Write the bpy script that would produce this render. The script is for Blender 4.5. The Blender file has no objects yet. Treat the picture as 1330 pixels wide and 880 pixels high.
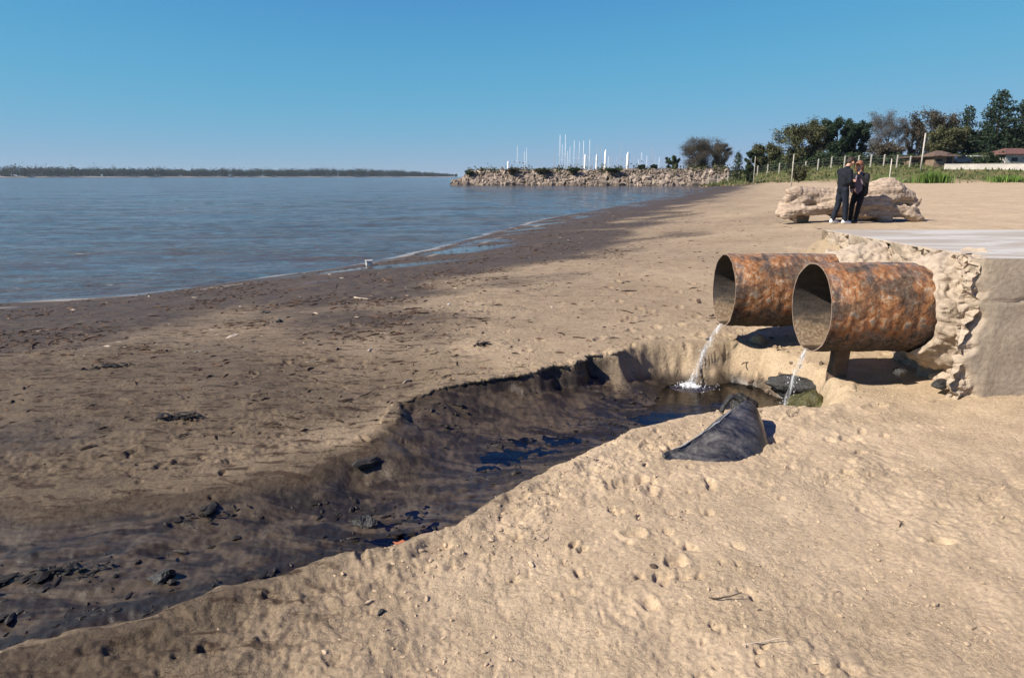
import bpy, bmesh, math, random
import numpy as np
from mathutils import Vector, Matrix, noise as mnoise

random.seed(7); np.random.seed(7)
S = bpy.context.scene
R = math.radians

# ------------------------------------------------------------------ camera, sky, sun, exposure
CAM_Z = 1.7
cam_d = bpy.data.cameras.new('camera')
cam_d.sensor_width = 36.0; cam_d.lens = 887.0 / 1330.0 * 36.0
cam_d.clip_start = 0.05; cam_d.clip_end = 20000
cam = bpy.data.objects.new('camera', cam_d)
S.collection.objects.link(cam)
cam.location = (0, 0, CAM_Z); cam.rotation_euler = (R(90 - 13.38), 0, 0)
S.camera = cam

SUN_EL = R(40.0)
SUN_V = Vector((-0.94 * math.cos(SUN_EL), -0.342 * math.cos(SUN_EL), math.sin(SUN_EL)))   # towards the sun
w = bpy.data.worlds.new('World'); S.world = w; w.use_nodes = True
wn = w.node_tree.nodes; wl_ = w.node_tree.links; wn.clear()
sky = wn.new('ShaderNodeTexSky'); sky.sky_type = 'NISHITA'; sky.sun_disc = False
sky.sun_elevation = SUN_EL; sky.sun_rotation = math.atan2(SUN_V.x, SUN_V.y)
sky.air_density = 1.0; sky.dust_density = 0.0; sky.ozone_density = 6.0; sky.altitude = 0
bg = wn.new('ShaderNodeBackground'); bg.inputs['Strength'].default_value = 0.072
wo = wn.new('ShaderNodeOutputWorld')
sp_ = wn.new('ShaderNodeSeparateColor'); cb_ = wn.new('ShaderNodeCombineColor'); wl_.new(sky.outputs[0], sp_.inputs[0])
def wm(op, a_, b_):
    m_ = wn.new('ShaderNodeMath'); m_.operation = op
    for q_, v_ in enumerate((a_, b_)):
        if isinstance(v_, float): m_.inputs[q_].default_value = v_
        else: wl_.new(v_, m_.inputs[q_])
    return m_.outputs[0]
# clear deep blue air, smooth response per channel: the horizon does not burn out to yellow
wl_.new(wm('MULTIPLY', wm('POWER', wm('MULTIPLY', sp_.outputs[0], .1137), .95), 3.75), cb_.inputs[0])
for ch_, (c_, k_) in ((1, (3.95, .26)), (2, (5.75, .30))):
    p_ = wm('POWER', wm('MULTIPLY', sp_.outputs[ch_], .1137), 3.0)
    wl_.new(wm('MULTIPLY', wm('DIVIDE', p_, wm('ADD', p_, k_ ** 3)), c_), cb_.inputs[ch_])
wl_.new(cb_.outputs[0], bg.inputs[0]); wl_.new(bg.outputs[0], wo.inputs[0])
sd = bpy.data.lights.new('sun', 'SUN'); sd.energy = 5.0; sd.angle = R(0.53); sd.color = (1.0, 0.925, 0.81)
so = bpy.data.objects.new('sun', sd); S.collection.objects.link(so)
so.rotation_euler = SUN_V.to_track_quat('Z', 'Y').to_euler()
S.view_settings.view_transform = 'Standard'; S.view_settings.look = 'None'
S.view_settings.exposure = 0.74; S.view_settings.gamma = 1.0
S.cycles.max_bounces = 8; S.cycles.transparent_max_bounces = 16
S.cycles.use_adaptive_sampling = True; S.cycles.adaptive_threshold = 0.015

C = S.collection

# ------------------------------------------------------------------ small helpers
def link(name, mesh, mat=None, parent=None, loc=None):
    o = bpy.data.objects.new(name, mesh); C.objects.link(o)
    if mat is not None and len(mesh.materials) == 0: mesh.materials.append(mat)
    if parent is not None: o.parent = parent
    if loc is not None: o.location = loc
    return o
def tag(o, label, cat, group=None):
    o['label'] = label; o['category'] = cat
    if group: o['group'] = group
    return o
def thing(name, label, cat, loc=(0, 0, 0), rz=0, group=None):
    o = bpy.data.objects.new(name, None); C.objects.link(o)
    o.location = loc; o.rotation_euler = (0, 0, rz); o.empty_display_size = .2
    return tag(o, label, cat, group)
def structure(o): o['kind'] = 'structure'; return o
def stuff(o): o['kind'] = 'stuff'; return o
def npmesh(name, co, faces, smooth=True):
    """co (n,3); faces (m,k) with k = 3 or 4"""
    me = bpy.data.meshes.new(name)
    co = np.asarray(co, dtype=np.float32); faces = np.asarray(faces, dtype=np.int32)
    k = faces.shape[1]
    me.vertices.add(len(co)); me.vertices.foreach_set('co', co.ravel())
    me.loops.add(faces.size); me.loops.foreach_set('vertex_index', faces.ravel())
    me.polygons.add(len(faces)); me.polygons.foreach_set('loop_start', np.arange(0, faces.size, k, dtype=np.int32))
    me.polygons.foreach_set('use_smooth', np.full(len(faces), smooth))
    me.update(calc_edges=True)
    return me
def grid_faces(nu, nv, wrap_u=False):
    i = np.arange(nu if wrap_u else nu - 1)[:, None]; j = np.arange(nv - 1)[None, :]
    a = i * nv + j; b = ((i + 1) % nu) * nv + j
    return np.stack([a, b, b + 1, a + 1], -1).reshape(-1, 4)
def tubes(name, chains, n=6, smooth=True, caps=True):
    """chains: list of [(point, radius), ...]; ONE mesh"""
    V, F = [], []
    for ch in chains:
        base = len(V); m = len(ch)
        for i, (p, r) in enumerate(ch):
            p = Vector(p)
            a = Vector(ch[max(i - 1, 0)][0]); b = Vector(ch[min(i + 1, m - 1)][0])
            d = (b - a).normalized() if (b - a).length > 1e-9 else Vector((0, 0, 1))
            u = d.orthogonal() if abs(d.z) > .95 else d.cross(Vector((0, 0, 1)))
            u.normalize(); v = d.cross(u)
            for k in range(n):
                t = 2 * math.pi * k / n
                V.append(tuple(p + (u * math.cos(t) + v * math.sin(t)) * r))
        for i in range(m - 1):
            for k in range(n):
                F.append((base + i * n + k, base + i * n + (k + 1) % n, base + (i + 1) * n + (k + 1) % n, base + (i + 1) * n + k))
        if caps:
            F.append(tuple(base + k for k in range(n))[::-1]); F.append(tuple(base + (m - 1) * n + k for k in range(n)))
    me = bpy.data.meshes.new(name); me.from_pydata(V, [], F); me.update()
    me.polygons.foreach_set('use_smooth', np.full(len(me.polygons), smooth))
    return me
def box_bm(bm, c, s, rz=0, bevel=0):
    m = Matrix.Translation(c) @ Matrix.Rotation(rz, 4, 'Z') @ Matrix.Diagonal((s[0], s[1], s[2], 1))
    r = bmesh.ops.create_cube(bm, size=1, matrix=m)
    if bevel:
        es = list({e for v in r['verts'] for e in v.link_edges})
        bmesh.ops.bevel(bm, geom=es, offset=bevel, segments=1, affect='EDGES')
def bm_mesh(name, bm, smooth=False):
    me = bpy.data.meshes.new(name); bm.to_mesh(me); bm.free()
    me.polygons.foreach_set('use_smooth', np.full(len(me.polygons), smooth)); return me
def box(name, c, s, mat, parent=None, rz=0, bevel=0):
    bm = bmesh.new(); box_bm(bm, c, s, rz, bevel); return link(name, bm_mesh(name, bm), mat, parent)

# ------------------------------------------------------------------ numpy noise
def _h(ix, iy, seed):
    n = (ix.astype(np.int64) * 374761393 + iy.astype(np.int64) * 668265263 + seed * 982451653) & 0xffffffff
    n = ((n ^ (n >> 13)) * 1274126177) & 0xffffffff
    n = n ^ (n >> 16)
    return (n & 0xffff) / 65536.0
def vn(x, y, seed=0):
    xi = np.floor(x); yi = np.floor(y); fx = x - xi; fy = y - yi
    a = _h(xi, yi, seed) * 6.28318; b = _h(xi + 1, yi, seed) * 6.28318
    c = _h(xi, yi + 1, seed) * 6.28318; d = _h(xi + 1, yi + 1, seed) * 6.28318
    g = lambda t, dx, dy: np.cos(t) * dx + np.sin(t) * dy
    u = fx * fx * fx * (fx * (fx * 6 - 15) + 10); v = fy * fy * fy * (fy * (fy * 6 - 15) + 10)
    p = g(a, fx, fy) * (1 - u) + g(b, fx - 1, fy) * u
    q = g(c, fx, fy - 1) * (1 - u) + g(d, fx - 1, fy - 1) * u
    return (p * (1 - v) + q * v) * 1.4
def fbm(x, y, f, o=3, seed=0, gain=.5):
    s = 0; a = 1.0
    for k in range(o):
        s = s + a * vn(x * f + 17.3 * k, y * f - 9.1 * k, seed + k); f *= 2.03; a *= gain
    return s
def ss(a, b, x):
    t = np.clip((x - a) / (b - a), 0, 1); return t * t * (3 - 2 * t)
def seg_info(x, y, P, closed):
    """distance to polyline, index of nearest segment, side sign of that segment"""
    n = len(P); best = np.full(x.shape, 1e18); idx = np.zeros(x.shape); side = np.zeros(x.shape)
    for i in range(n if closed else n - 1):
        ax, ay = P[i][:2]; bx, by = P[(i + 1) % n][:2]
        dx, dy = bx - ax, by - ay; L = dx * dx + dy * dy
        t = np.clip(((x - ax) * dx + (y - ay) * dy) / L, 0, 1)
        d = (x - ax - t * dx) ** 2 + (y - ay - t * dy) ** 2
        m = d < best; best = np.where(m, d, best); idx = np.where(m, i + t * .9999, idx)
        side = np.where(m, np.sign(dx * (y - ay) - dy * (x - ax)), side)
    return np.sqrt(best), idx, side
def inside(x, y, P):
    r = np.zeros(x.shape, bool); n = len(P)
    for i in range(n):
        ax, ay = P[i][:2]; bx, by = P[(i + 1) % n][:2]
        if ay == by: continue
        r ^= ((ay > y) != (by > y)) & (x < (bx - ax) * (y - ay) / (by - ay) + ax)
    return r

# ------------------------------------------------------------------ the lie of the land
WZ = -0.62                                     # river level
SHORE = [(-400, -230), (-60, -22), (-25, 2.0), (-15, 9.4), (-9.73, 12.79), (-7.6, 13.66), (-6.4, 15.44), (-5.14, 17.13), (-3.98, 19.04), (-2.69, 22.83),
         (-0.84, 30.08), (1.49, 38.28), (4.93, 46.73), (11.93, 65.36), (22.31, 94.04), (41.0, 148), (47, 168), (48, 196), (53, 215), (75, 300), (260, 900)]
GRASS = [(50, 192), (46, 170), (46, 155), (50, 130), (60, 118), (84, 110), (130, 104), (400, 90)]
# pit and channel rim: x, y, width of the bank that starts here
PIT = [(2.85, 5.9, .12), (2.74, 5.2, .3), (2.36, 4.85, .4), (2.0, 4.9, .35), (1.62, 4.85, .25), (1.3, 4.70, .2), (.87, 4.41, .12), (.35, 3.89, .12), (-.06, 3.43, .12),
       (-.25, 3.09, .12), (-.92, 2.74, .14), (-1.2, 2.6, .2), (-1.42, 2.39, .25), (-1.87, 2.16, .3), (-3.2, 1.5, .4), (-6, .6, .5), (-10, -.5, .5),
       (-10.5, 3.6, 1.0), (-6, 4.1, 1.0), (-3.4, 3.85, 1.0), (-2.6, 3.85, .95), (-1.95, 4.0, .9), (-1.5, 4.2, .75), (-1.12, 4.5, .5), (-.95, 4.8, .22), (-.88, 5.22, .05), (-.66, 5.55, .05),
       (-.1, 5.78, .05), (.18, 5.86, .05), (.38, 6.05, .05), (.55, 6.1, .06), (.72, 6.4, .06), (.95, 6.42, .10), (1.2, 6.75, .12), (1.58, 6.97, .25), (1.9, 6.92, .3), (2.3, 7.0, .3), (2.7, 6.75, .3)]
PITW = np.array([p[2] for p in PIT])
def wlevel(x, y): return -.365 + .075 * ss(1.1, -.5, x)
def bank_jit(x, y): return .045 * fbm(x, y, 2.4, 2, 21) + .016 * vn(x * 10, y * 10, 5)
FOOT = []
rf = random.Random(5)
for k in range(130):
    fx = rf.uniform(-3.5, 7); fy = rf.uniform(1.6, 9.5)
    FOOT.append((fx, fy, rf.uniform(.03, .075), rf.uniform(.02, .05), rf.uniform(0, 3.14), rf.uniform(.006, .028)))
for tr in range(5):                                                           # walked trails
    fx, fy = rf.uniform(-2, 3), rf.uniform(2, 7); a = rf.uniform(.3, 1.6)
    for k in range(9):
        sgn = 1 if k % 2 else -1
        FOOT.append((fx - sgn * .1 * math.sin(a), fy + sgn * .1 * math.cos(a), .135, .055, a, .02)); fx += .62 * math.cos(a); fy += .62 * math.sin(a)
def base_height(x, y):
    d, i, s = seg_info(x, y, SHORE, False)
    sd_ = -s * d                                                              # + inland
    z = np.where(sd_ > 0, WZ + .57 * (1 - (1 - np.clip(sd_ / 9.5, 0, 1)) ** 1.6), WZ + np.maximum(sd_ * .09, -2.2))
    z = z + .05 * ss(9, 13, sd_)
    z = z + .42 * ss(9, 20, y + .35 * x) * ss(5, 13, sd_) + .22 * ss(25, 100, y) * ss(6, 20, sd_)
    return z, sd_
def terrain(x, y, detail=True):
    x = np.asarray(x, float); y = np.asarray(y, float)
    z, sd_ = base_height(x, y)
    r = np.hypot(x, y)
    # drift banked up against the slab, and grassy bank
    z = z + .90 * ss(3.5, 3.95, x) * ss(7.2, 8.0, y) * (1 - ss(8.7, 10.4, y)) * (1 - ss(16, 24, x))
    z = z + .09 * ss(3.0, 3.8, x) * ss(3.9, 4.7, y) * (1 - ss(5.2, 6.2, y))
    z = z + .06 * ss(2.6, 3.3, x) * ss(5.6, 7.2, y) * (1 - ss(8, 9, y))
    gd, gi, gs = seg_info(x, y, GRASS, False); g = gs * gd
    z = z + 2.95 * ss(0, 15, g)
    land = ss(0, 3, sd_)
    z = z + land * (.035 * fbm(x, y, .35, 2, 3) + .25 * ss(60, 130, r) * fbm(x, y, .05, 2, 8) * .4)
    # pit
    near = (x > -14) & (x < 4) & (y > -1.5) & (y < 8.5)
    inm = np.zeros(x.shape); dd = np.full(x.shape, -9.0)
    if near.any():
        xn, yn = x[near], y[near]
        jit = bank_jit(xn, yn)
        d, i, _ = seg_info(xn, yn, PIT, True)
        d = np.where(inside(xn, yn, PIT), d, -d) + jit
        num = np.zeros(xn.shape); den = np.zeros(xn.shape); dmin = np.abs(d - jit)
        for q_ in range(len(PIT)):
            ax, ay, wa = PIT[q_]; bx, by, wb = PIT[(q_ + 1) % len(PIT)]
            ex, ey = bx - ax, by - ay; tt = np.clip(((xn - ax) * ex + (yn - ay) * ey) / (ex * ex + ey * ey), 0, 1)
            di = np.hypot(xn - ax - tt * ex, yn - ay - tt * ey); wt = np.exp(-(di - dmin) / .05)
            num += wt * (wa + (wb - wa) * tt); den += wt
        W = num / den
        W = W * (1 + np.where(W < .3, .35, .2) * np.clip(fbm(xn, yn, 2.3, 2, 71), -.6, 1.2))
        j2 = .035 * fbm(xn, yn, 4.1, 3, 23)
        up = np.where(W < .3, .5 + .15 * fbm(xn, yn, 1.7, 1, 25), .5)
        t = np.where(W < .3, up * ss(0, 1, d / W) + (1 - up) * ss(0, 1, (d - .05 + j2) / (W * 1.2)), ss(0, 1, d / W))
        wv = wlevel(xn, yn)
        zdip = .08 * np.exp(-(np.minimum(d, 0) / 1.3) ** 2) * ss(-.5, -1.3, xn) * ss(.2, .9, yn - 2.9 - .25 * (xn + 1))
        bed = wv - .013 + .020 * fbm(xn * .55 + yn * .15, yn * 1.1 - xn * .35, 2.2, 3, 31) + .008 * fbm(xn, yn, 16, 2, 33)
        bed = bed + .05 * np.exp(-((xn - .75 - .5 * (yn - 5.4)) / .42) ** 2 - ((yn - 5.4) / .2) ** 2)
        bed = bed + ss(3.5, 4.6, yn) * ss(-1.15, -.6, xn) * (.19 * np.exp(-(d / .42) ** 2) * ss(1.9, 1.2, xn)) + .018 * ss(.5, -.3, xn)
        bed = bed - .055 * ss(.7, 2.0, xn) + .060 * ss(-.7, -1.6, xn)
        bed = np.where(xn < -.3, bed + .05 * ss(.1, 1.2, 1.3 - d) * 0, bed)
        zn = z[near] - zdip; wv_low = np.minimum(bed, zn - .02)
        lip = .018 * np.exp(-((d + .05) / .06) ** 2) * (W < .22)
        # irregular ledges on the steep walls
        ledge = np.where(W < .2, .03 * np.clip(fbm(xn, yn, 5, 2, 77), -.4, 1) * np.sin(np.pi * np.clip(d / .16, 0, 1)), 0)
        z[near] = zn * (1 - t) + wv_low * t + lip + np.maximum(ledge, 0)
        inm[near] = t; dd[near] = d
    wet = 1 - ss(5.0, 9.8, sd_ + 2.6 * fbm(x, y, .33, 3, 11) * (1 + 0 * r) - .05 * np.maximum(y - 20, 0) * .3)
    if detail:
        # crumbly or trodden dry sand
        rough = np.clip(.55 + 1.5 * fbm(x, y, .75, 3, 41), .08, 1.5) * (1 - .55 * wet) * (1 - inm * .85) * land
        z = z + rough * (.017 * fbm(x, y, 1.7, 2, 51) + .0050 * fbm(x, y, 6.0, 3, 52))
        nr = r < 14
        xn, yn = x[nr], y[nr]
        q = fbm(xn, yn, 21, 2, 53)
        crumb = .0040 * q + .0085 * np.maximum(fbm(xn, yn, 13, 2, 54) - .22, 0)
        bil = np.abs(fbm(xn, yn, 11, 3, 56)); crumb = crumb + (.010 * ss(.0, .5, fbm(xn, yn, 1.1, 2, 50)) + .002) * (.35 - bil)
        # wind/foot scraped streaks running to the upper right
        st = fbm(xn * .8 - yn * .6, (xn * .6 + yn * .8) * .22, 5.5, 2, 57)
        z[nr] += rough[nr] * (crumb + .006 * st)
        # crumbled ridge of clods beside the channel
        rid = np.exp(-((dd[nr] + .22) / .2) ** 2) * (yn < 4.6) * (xn < 1.1)
        z[nr] += rid * (.018 * np.maximum(fbm(xn, yn, 7, 3, 61), -.2) + .012 * np.abs(fbm(xn, yn, 15, 2, 62)))
        # ripples of mud inside the wide channel
        z[nr] += inm[nr] * ss(-.2, -1.2, xn) * (.016 * fbm(xn * .45 - yn * .1, yn * 1.0 - xn * .42, 4.5, 3, 64))
        for (fx, fy, a, b, an, dp) in FOOT:
            m = (np.abs(x - fx) < a * 2.2) & (np.abs(y - fy) < a * 2.2)
            if not m.any(): continue
            ca, sa = math.cos(an), math.sin(an)
            u = ((x[m] - fx) * ca + (y[m] - fy) * sa) / a; v = (-(x[m] - fx) * sa + (y[m] - fy) * ca) / b
            q = np.sqrt(u * u + v * v) + .45 * vn(x[m] * 14, y[m] * 14, 9)
            z[m] += (1 - inm[m]) * dp * (-(1 - ss(.45, 1.05, q)) + .45 * np.exp(-((q - 1.25) / .28) ** 2))
        pk = fbm(xn, yn, 8.5, 3, 58); z[nr] -= (1 - inm[nr]) * (1 - .7 * wet[nr]) * .020 * ss(.46, .85, pk) * (ss(-.1, .4, fbm(xn, yn, .8, 2, 59)) + .12)
        pk = fbm(xn, yn, 24, 2, 60); z[nr] -= (1 - inm[nr]) * (1 - .7 * wet[nr]) * .004 * ss(.42, .7, pk)
        # two shallow wheel marks on the right
        for off in (0, .17):
            lx = 2.35 + .36 * (y - 2.2) + off
            m = np.exp(-((x - lx) / .045) ** 2) * ss(5, 4.2, y) if False else np.exp(-((x - lx) / .045) ** 2) * (1 - ss(3.6, 4.3, y))
            z = z - .011 * m * (x > 0)
    return z, sd_, inm, dd, g, wet
def gz(x, y):
    z = terrain(np.array([float(x)]), np.array([float(y)]))[0]; return float(z[0])

# ------------------------------------------------------------------ materials
def new_mat(name):
    m = bpy.data.materials.new(name); m.use_nodes = True
    return m, m.node_tree.nodes, m.node_tree.links, m.node_tree.nodes['Principled BSDF']
def N(nodes, t, **kw):
    n = nodes.new('ShaderNode' + t)
    for k, v in kw.items():
        if k in n.inputs: n.inputs[k].default_value = v
        else: setattr(n, k, v)
    return n
def tex(nodes, links, scale, detail=4, vec=None, dist=0, rough=.55):
    n = N(nodes, 'TexNoise', Scale=scale, Detail=detail, Distortion=dist, Roughness=rough)
    if vec is not None: links.new(vec, n.inputs['Vector'])
    return n.outputs['Fac']
def ramp(nodes, links, fac, stops):
    r = nodes.new('ShaderNodeValToRGB'); e = r.color_ramp.elements
    while len(e) < len(stops): e.new(.5)
    for i, (p, c) in enumerate(stops):
        e[i].position = p; e[i].color = (*c, 1) if not isinstance(c, (int, float)) else (c, c, c, 1)
    links.new(fac, r.inputs['Fac']); return r.outputs['Color']
def mix(nodes, links, fac, a, b, mode='MIX'):
    n = nodes.new('ShaderNodeMix'); n.data_type = 'RGBA'; n.blend_type = mode
    for v, i in ((fac, 0), (a, 6), (b, 7)):
        if hasattr(v, 'links') or hasattr(v, 'is_linked'): links.new(v, n.inputs[i])
        else: n.inputs[i].default_value = v if i == 0 else (*v, 1)
    return n.outputs[2]
def math_(nodes, links, op, a, b=0, clamp=False):
    n = nodes.new('ShaderNodeMath'); n.operation = op; n.use_clamp = clamp
    for v, i in ((a, 0), (b, 1)):
        if hasattr(v, 'is_linked'): links.new(v, n.inputs[i])
        else: n.inputs[i].default_value = v
    return n.outputs[0]
def bump(nodes, links, P, h, strength=.5, dist=.02, prev=None):
    b = N(nodes, 'Bump', Strength=strength, Distance=dist)
    links.new(h, b.inputs['Height'])
    if prev is not None: links.new(prev, b.inputs['Normal'])
    if P is not None: links.new(b.outputs[0], P.inputs['Normal'])
    return b.outputs[0]
def coords(nodes): return nodes.new('ShaderNodeTexCoord').outputs['Object']
def stretch(nodes, links, vec, s, rot=0):
    m = N(nodes, 'Mapping'); m.inputs['Scale'].default_value = s; m.inputs['Rotation'].default_value = (0, 0, rot)
    links.new(vec, m.inputs['Vector']); return m.outputs[0]
def simple(name, col, rough=.7, var=.25, scale=8, bscale=None, bstr=.3, bdist=.01, metal=0, island=0):
    """one base colour with procedural variation and fine relief"""
    m, n, l, P = new_mat(name); v = coords(n)
    f = tex(n, l, scale, 5, v)
    lo = tuple(c * (1 - var) for c in col); hi = tuple(min(1, c * (1 + var)) for c in col)
    c = ramp(n, l, f, [(.3, lo), (.7, hi)])
    if island:
        g = n.new('ShaderNodeNewGeometry')
        k = ramp(n, l, g.outputs['Random Per Island'], [(0, 1 - island), (1, 1 + island)])
        c = mix(n, l, 1.0, c, k, 'MULTIPLY')
    l.new(c, P.inputs['Base Color']); P.inputs['Roughness'].default_value = rough; P.inputs['Metallic'].default_value = metal
    P.inputs['Specular IOR Level'].default_value = .3
    bump(n, l, P, tex(n, l, bscale or scale * 5, 4, v), bstr, bdist)
    return m

def ground_material():
    m, n, l, P = new_mat('beach_ground'); v = coords(n)
    at = N(n, 'Attribute', attribute_name='mask'); sep = n.new('ShaderNodeSeparateColor'); l.new(at.outputs['Color'], sep.inputs[0])
    wet, mud, grass = sep.outputs[0], sep.outputs[1], sep.outputs[2]; film = at.outputs['Alpha']
    at2 = N(n, 'Attribute', attribute_name='line'); foam = at2.outputs['Fac']
    big = tex(n, l, .7, 4, v); mid = tex(n, l, 5, 6, v, .2, .62); fine = tex(n, l, 60, 4, v); grain = tex(n, l, 420, 2, v)
    dry = ramp(n, l, big, [(.3, (.385, .290, .192)), (.7, (.478, .368, .248))])
    dry = mix(n, l, 1.0, dry, ramp(n, l, mid, [(.3, (.80, .79, .77)), (.68, (1.12, 1.11, 1.10))]), 'MULTIPLY')
    dry = mix(n, l, 1.0, dry, ramp(n, l, fine, [(.3, .74), (.5, 1.0), (.72, 1.18)]), 'MULTIPLY')
    speck = ramp(n, l, tex(n, l, 55, 4, v), [(.64, 0), (.70, 1)])
    dry = mix(n, l, math_(n, l, 'MULTIPLY', speck, .7), dry, (.14, .095, .06))
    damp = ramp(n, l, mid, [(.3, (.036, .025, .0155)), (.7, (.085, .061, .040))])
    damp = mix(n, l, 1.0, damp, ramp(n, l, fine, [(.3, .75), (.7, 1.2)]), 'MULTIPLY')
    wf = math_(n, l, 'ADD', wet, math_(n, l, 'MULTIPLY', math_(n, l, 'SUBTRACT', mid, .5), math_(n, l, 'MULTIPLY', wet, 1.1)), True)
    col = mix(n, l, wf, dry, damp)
    # brown plant litter trodden into the wet band
    lit = ramp(n, l, tex(n, l, 9, 6, stretch(n, l, v, (.5, 1.6, 1), -.35), .6, .7), [(.52, 0), (.6, 1)])
    litf = math_(n, l, 'MULTIPLY', lit, math_(n, l, 'MULTIPLY', ramp(n, l, wet, [(.25, 0), (.6, 1), (1, .8)]), .9))
    col = mix(n, l, litf, col, (.032, .018, .011))
    # mud of pit and channel: brown silt with black organic streaks along the flow
    fl = stretch(n, l, v, (.75, 2.1, 1), -.38)
    s1 = tex(n, l, 1.9, 8, fl, 1.4, .66); s2 = tex(n, l, 7, 6, fl, 1.0, .65)
    silt = ramp(n, l, s2, [(.3, (.042, .031, .021)), (.7, (.110, .084, .059))])
    blk = ramp(n, l, s1, [(.44, 0), (.54, 1)])
    blk2 = ramp(n, l, s2, [(.55, 0), (.66, .85)])
    mudc = mix(n, l, math_(n, l, 'MAXIMUM', math_(n, l, 'MULTIPLY', blk, .85), math_(n, l, 'MULTIPLY', blk2, .8)), silt, (.008, .008, .009))
    col = mix(n, l, mud, col, mudc)
    col = mix(n, l, foam, col, ramp(n, l, fine, [(.3, (.24, .20, .16)), (.7, (.42, .37, .32))]))
    gr = ramp(n, l, tex(n, l, .35, 6, v), [(.3, (.05, .075, .018)), (.52, (.10, .10, .04)), (.7, (.16, .13, .06))])
    col = mix(n, l, grass, col, gr)
    l.new(col, P.inputs['Base Color'])
    ro = math_(n, l, 'SUBTRACT', .92, math_(n, l, 'MULTIPLY', wf, .22))
    ro = math_(n, l, 'SUBTRACT', ro, math_(n, l, 'MULTIPLY', film, math_(n, l, 'ADD', .38, math_(n, l, 'MULTIPLY', mid, .45))), True)
    l.new(ro, P.inputs['Roughness']); l.new(math_(n, l, 'ADD', .15, math_(n, l, 'MULTIPLY', math_(n, l, 'MULTIPLY', film, film), math_(n, l, 'SUBTRACT', .5, math_(n, l, 'MULTIPLY', mud, .28)))), P.inputs['Specular IOR Level'])
    inv = math_(n, l, 'SUBTRACT', 1.0, math_(n, l, 'MULTIPLY', film, .85))
    vo = N(n, 'TexVoronoi', Scale=26.0, Randomness=1.0); l.new(v, vo.inputs['Vector'])
    cm = ramp(n, l, tex(n, l, 3.0, 4, v), [(.42, .12), (.62, 1)])
    b0 = bump(n, l, None, math_(n, l, 'MULTIPLY', math_(n, l, 'MULTIPLY', vo.outputs['Distance'], cm), inv), .38, -.016)
    pm = ramp(n, l, tex(n, l, 1.3, 4, v, .5), [(.40, .22), (.60, 1)]); inv2 = math_(n, l, 'MULTIPLY', inv, pm)
    b1 = bump(n, l, None, math_(n, l, 'MULTIPLY', tex(n, l, 52, 6, v, 0, .68), inv2), .75, .018, b0)
    b2 = bump(n, l, None, math_(n, l, 'MULTIPLY', tex(n, l, 130, 3, v), inv), .4, .005, b1)
    bump(n, l, P, math_(n, l, 'MULTIPLY', grain, inv), .6, .003, b2)
    return m
M_ground = ground_material()

def river_material():
    m, n, l, P = new_mat('river_water'); v = coords(n)
    c = ramp(n, l, tex(n, l, .05, 3, v), [(.3, (.058, .048, .04)), (.7, (.085, .07, .055))])
    l.new(c, P.inputs['Base Color']); P.inputs['Roughness'].default_value = .10; P.inputs['IOR'].default_value = 1.33
    a = tex(n, l, 1.0, 5, stretch(n, l, v, (.62, 1.5, 1), .25), .5, .6)
    b = tex(n, l, 4.2, 4, stretch(n, l, v, (.7, 1.4, 1), .1), .3, .55)
    g = tex(n, l, .11, 3, stretch(n, l, v, (.5, 1.6, 1), .05))
    amp = ramp(n, l, g, [(.38, .35), (.62, 1.0)])
    b1 = bump(n, l, None, math_(n, l, 'MULTIPLY', a, amp), .9, .50)
    bump(n, l, P, math_(n, l, 'MULTIPLY', b, amp), .6, .09, b1)
    return m
M_river = river_material()

def thin_water(name, tint=(.78, .72, .66), bs=9, bd=.010, rot=-.1, strength=.30):
    m, n, l, P = new_mat(name); n.remove(P); v = coords(n)
    out = n['Material Output']
    tr = N(n, 'BsdfTransparent'); tr.inputs[0].default_value = (*tint, 1)
    gl = N(n, 'BsdfGlossy', Roughness=.06); gl.inputs[0].default_value = (1, 1, 1, 1)
    fr = N(n, 'Fresnel', IOR=1.33)
    h = tex(n, l, bs, 4, stretch(n, l, v, (.5, 2.0, 1), rot), .7)
    b = bump(n, l, None, h, strength, bd)
    l.new(b, gl.inputs['Normal']); l.new(b, fr.inputs['Normal'])
    mx = n.new('ShaderNodeMixShader'); l.new(fr.outputs[0], mx.inputs[0]); l.new(tr.outputs[0], mx.inputs[1]); l.new(gl.outputs[0], mx.inputs[2])
    l.new(mx.outputs[0], out.inputs[0]); return m
M_pitwater = thin_water('shallow_water')
def falling_water():
    m, n, l, P = new_mat('falling_water'); v = coords(n)
    P.inputs['Base Color'].default_value = (.80, .82, .84, 1); P.inputs['Roughness'].default_value = .15
    f = tex(n, l, 30, 4, stretch(n, l, v, (1, 1, .16)), .5)
    l.new(ramp(n, l, f, [(.38, .015), (.55, .05), (.68, .30)]), P.inputs['Alpha'])
    bump(n, l, P, tex(n, l, 60, 3, stretch(n, l, v, (1, 1, .2))), .6, .01); return m
M_fall = falling_water()
def foam_material():
    m, n, l, P = new_mat('splash_foam'); v = coords(n)
    P.inputs['Base Color'].default_value = (.80, .82, .84, 1); P.inputs['Roughness'].default_value = .4
    l.new(ramp(n, l, tex(n, l, 22, 5, v), [(.38, .25), (.6, .95)]), P.inputs['Alpha']); return m
M_foam = foam_material()

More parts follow.
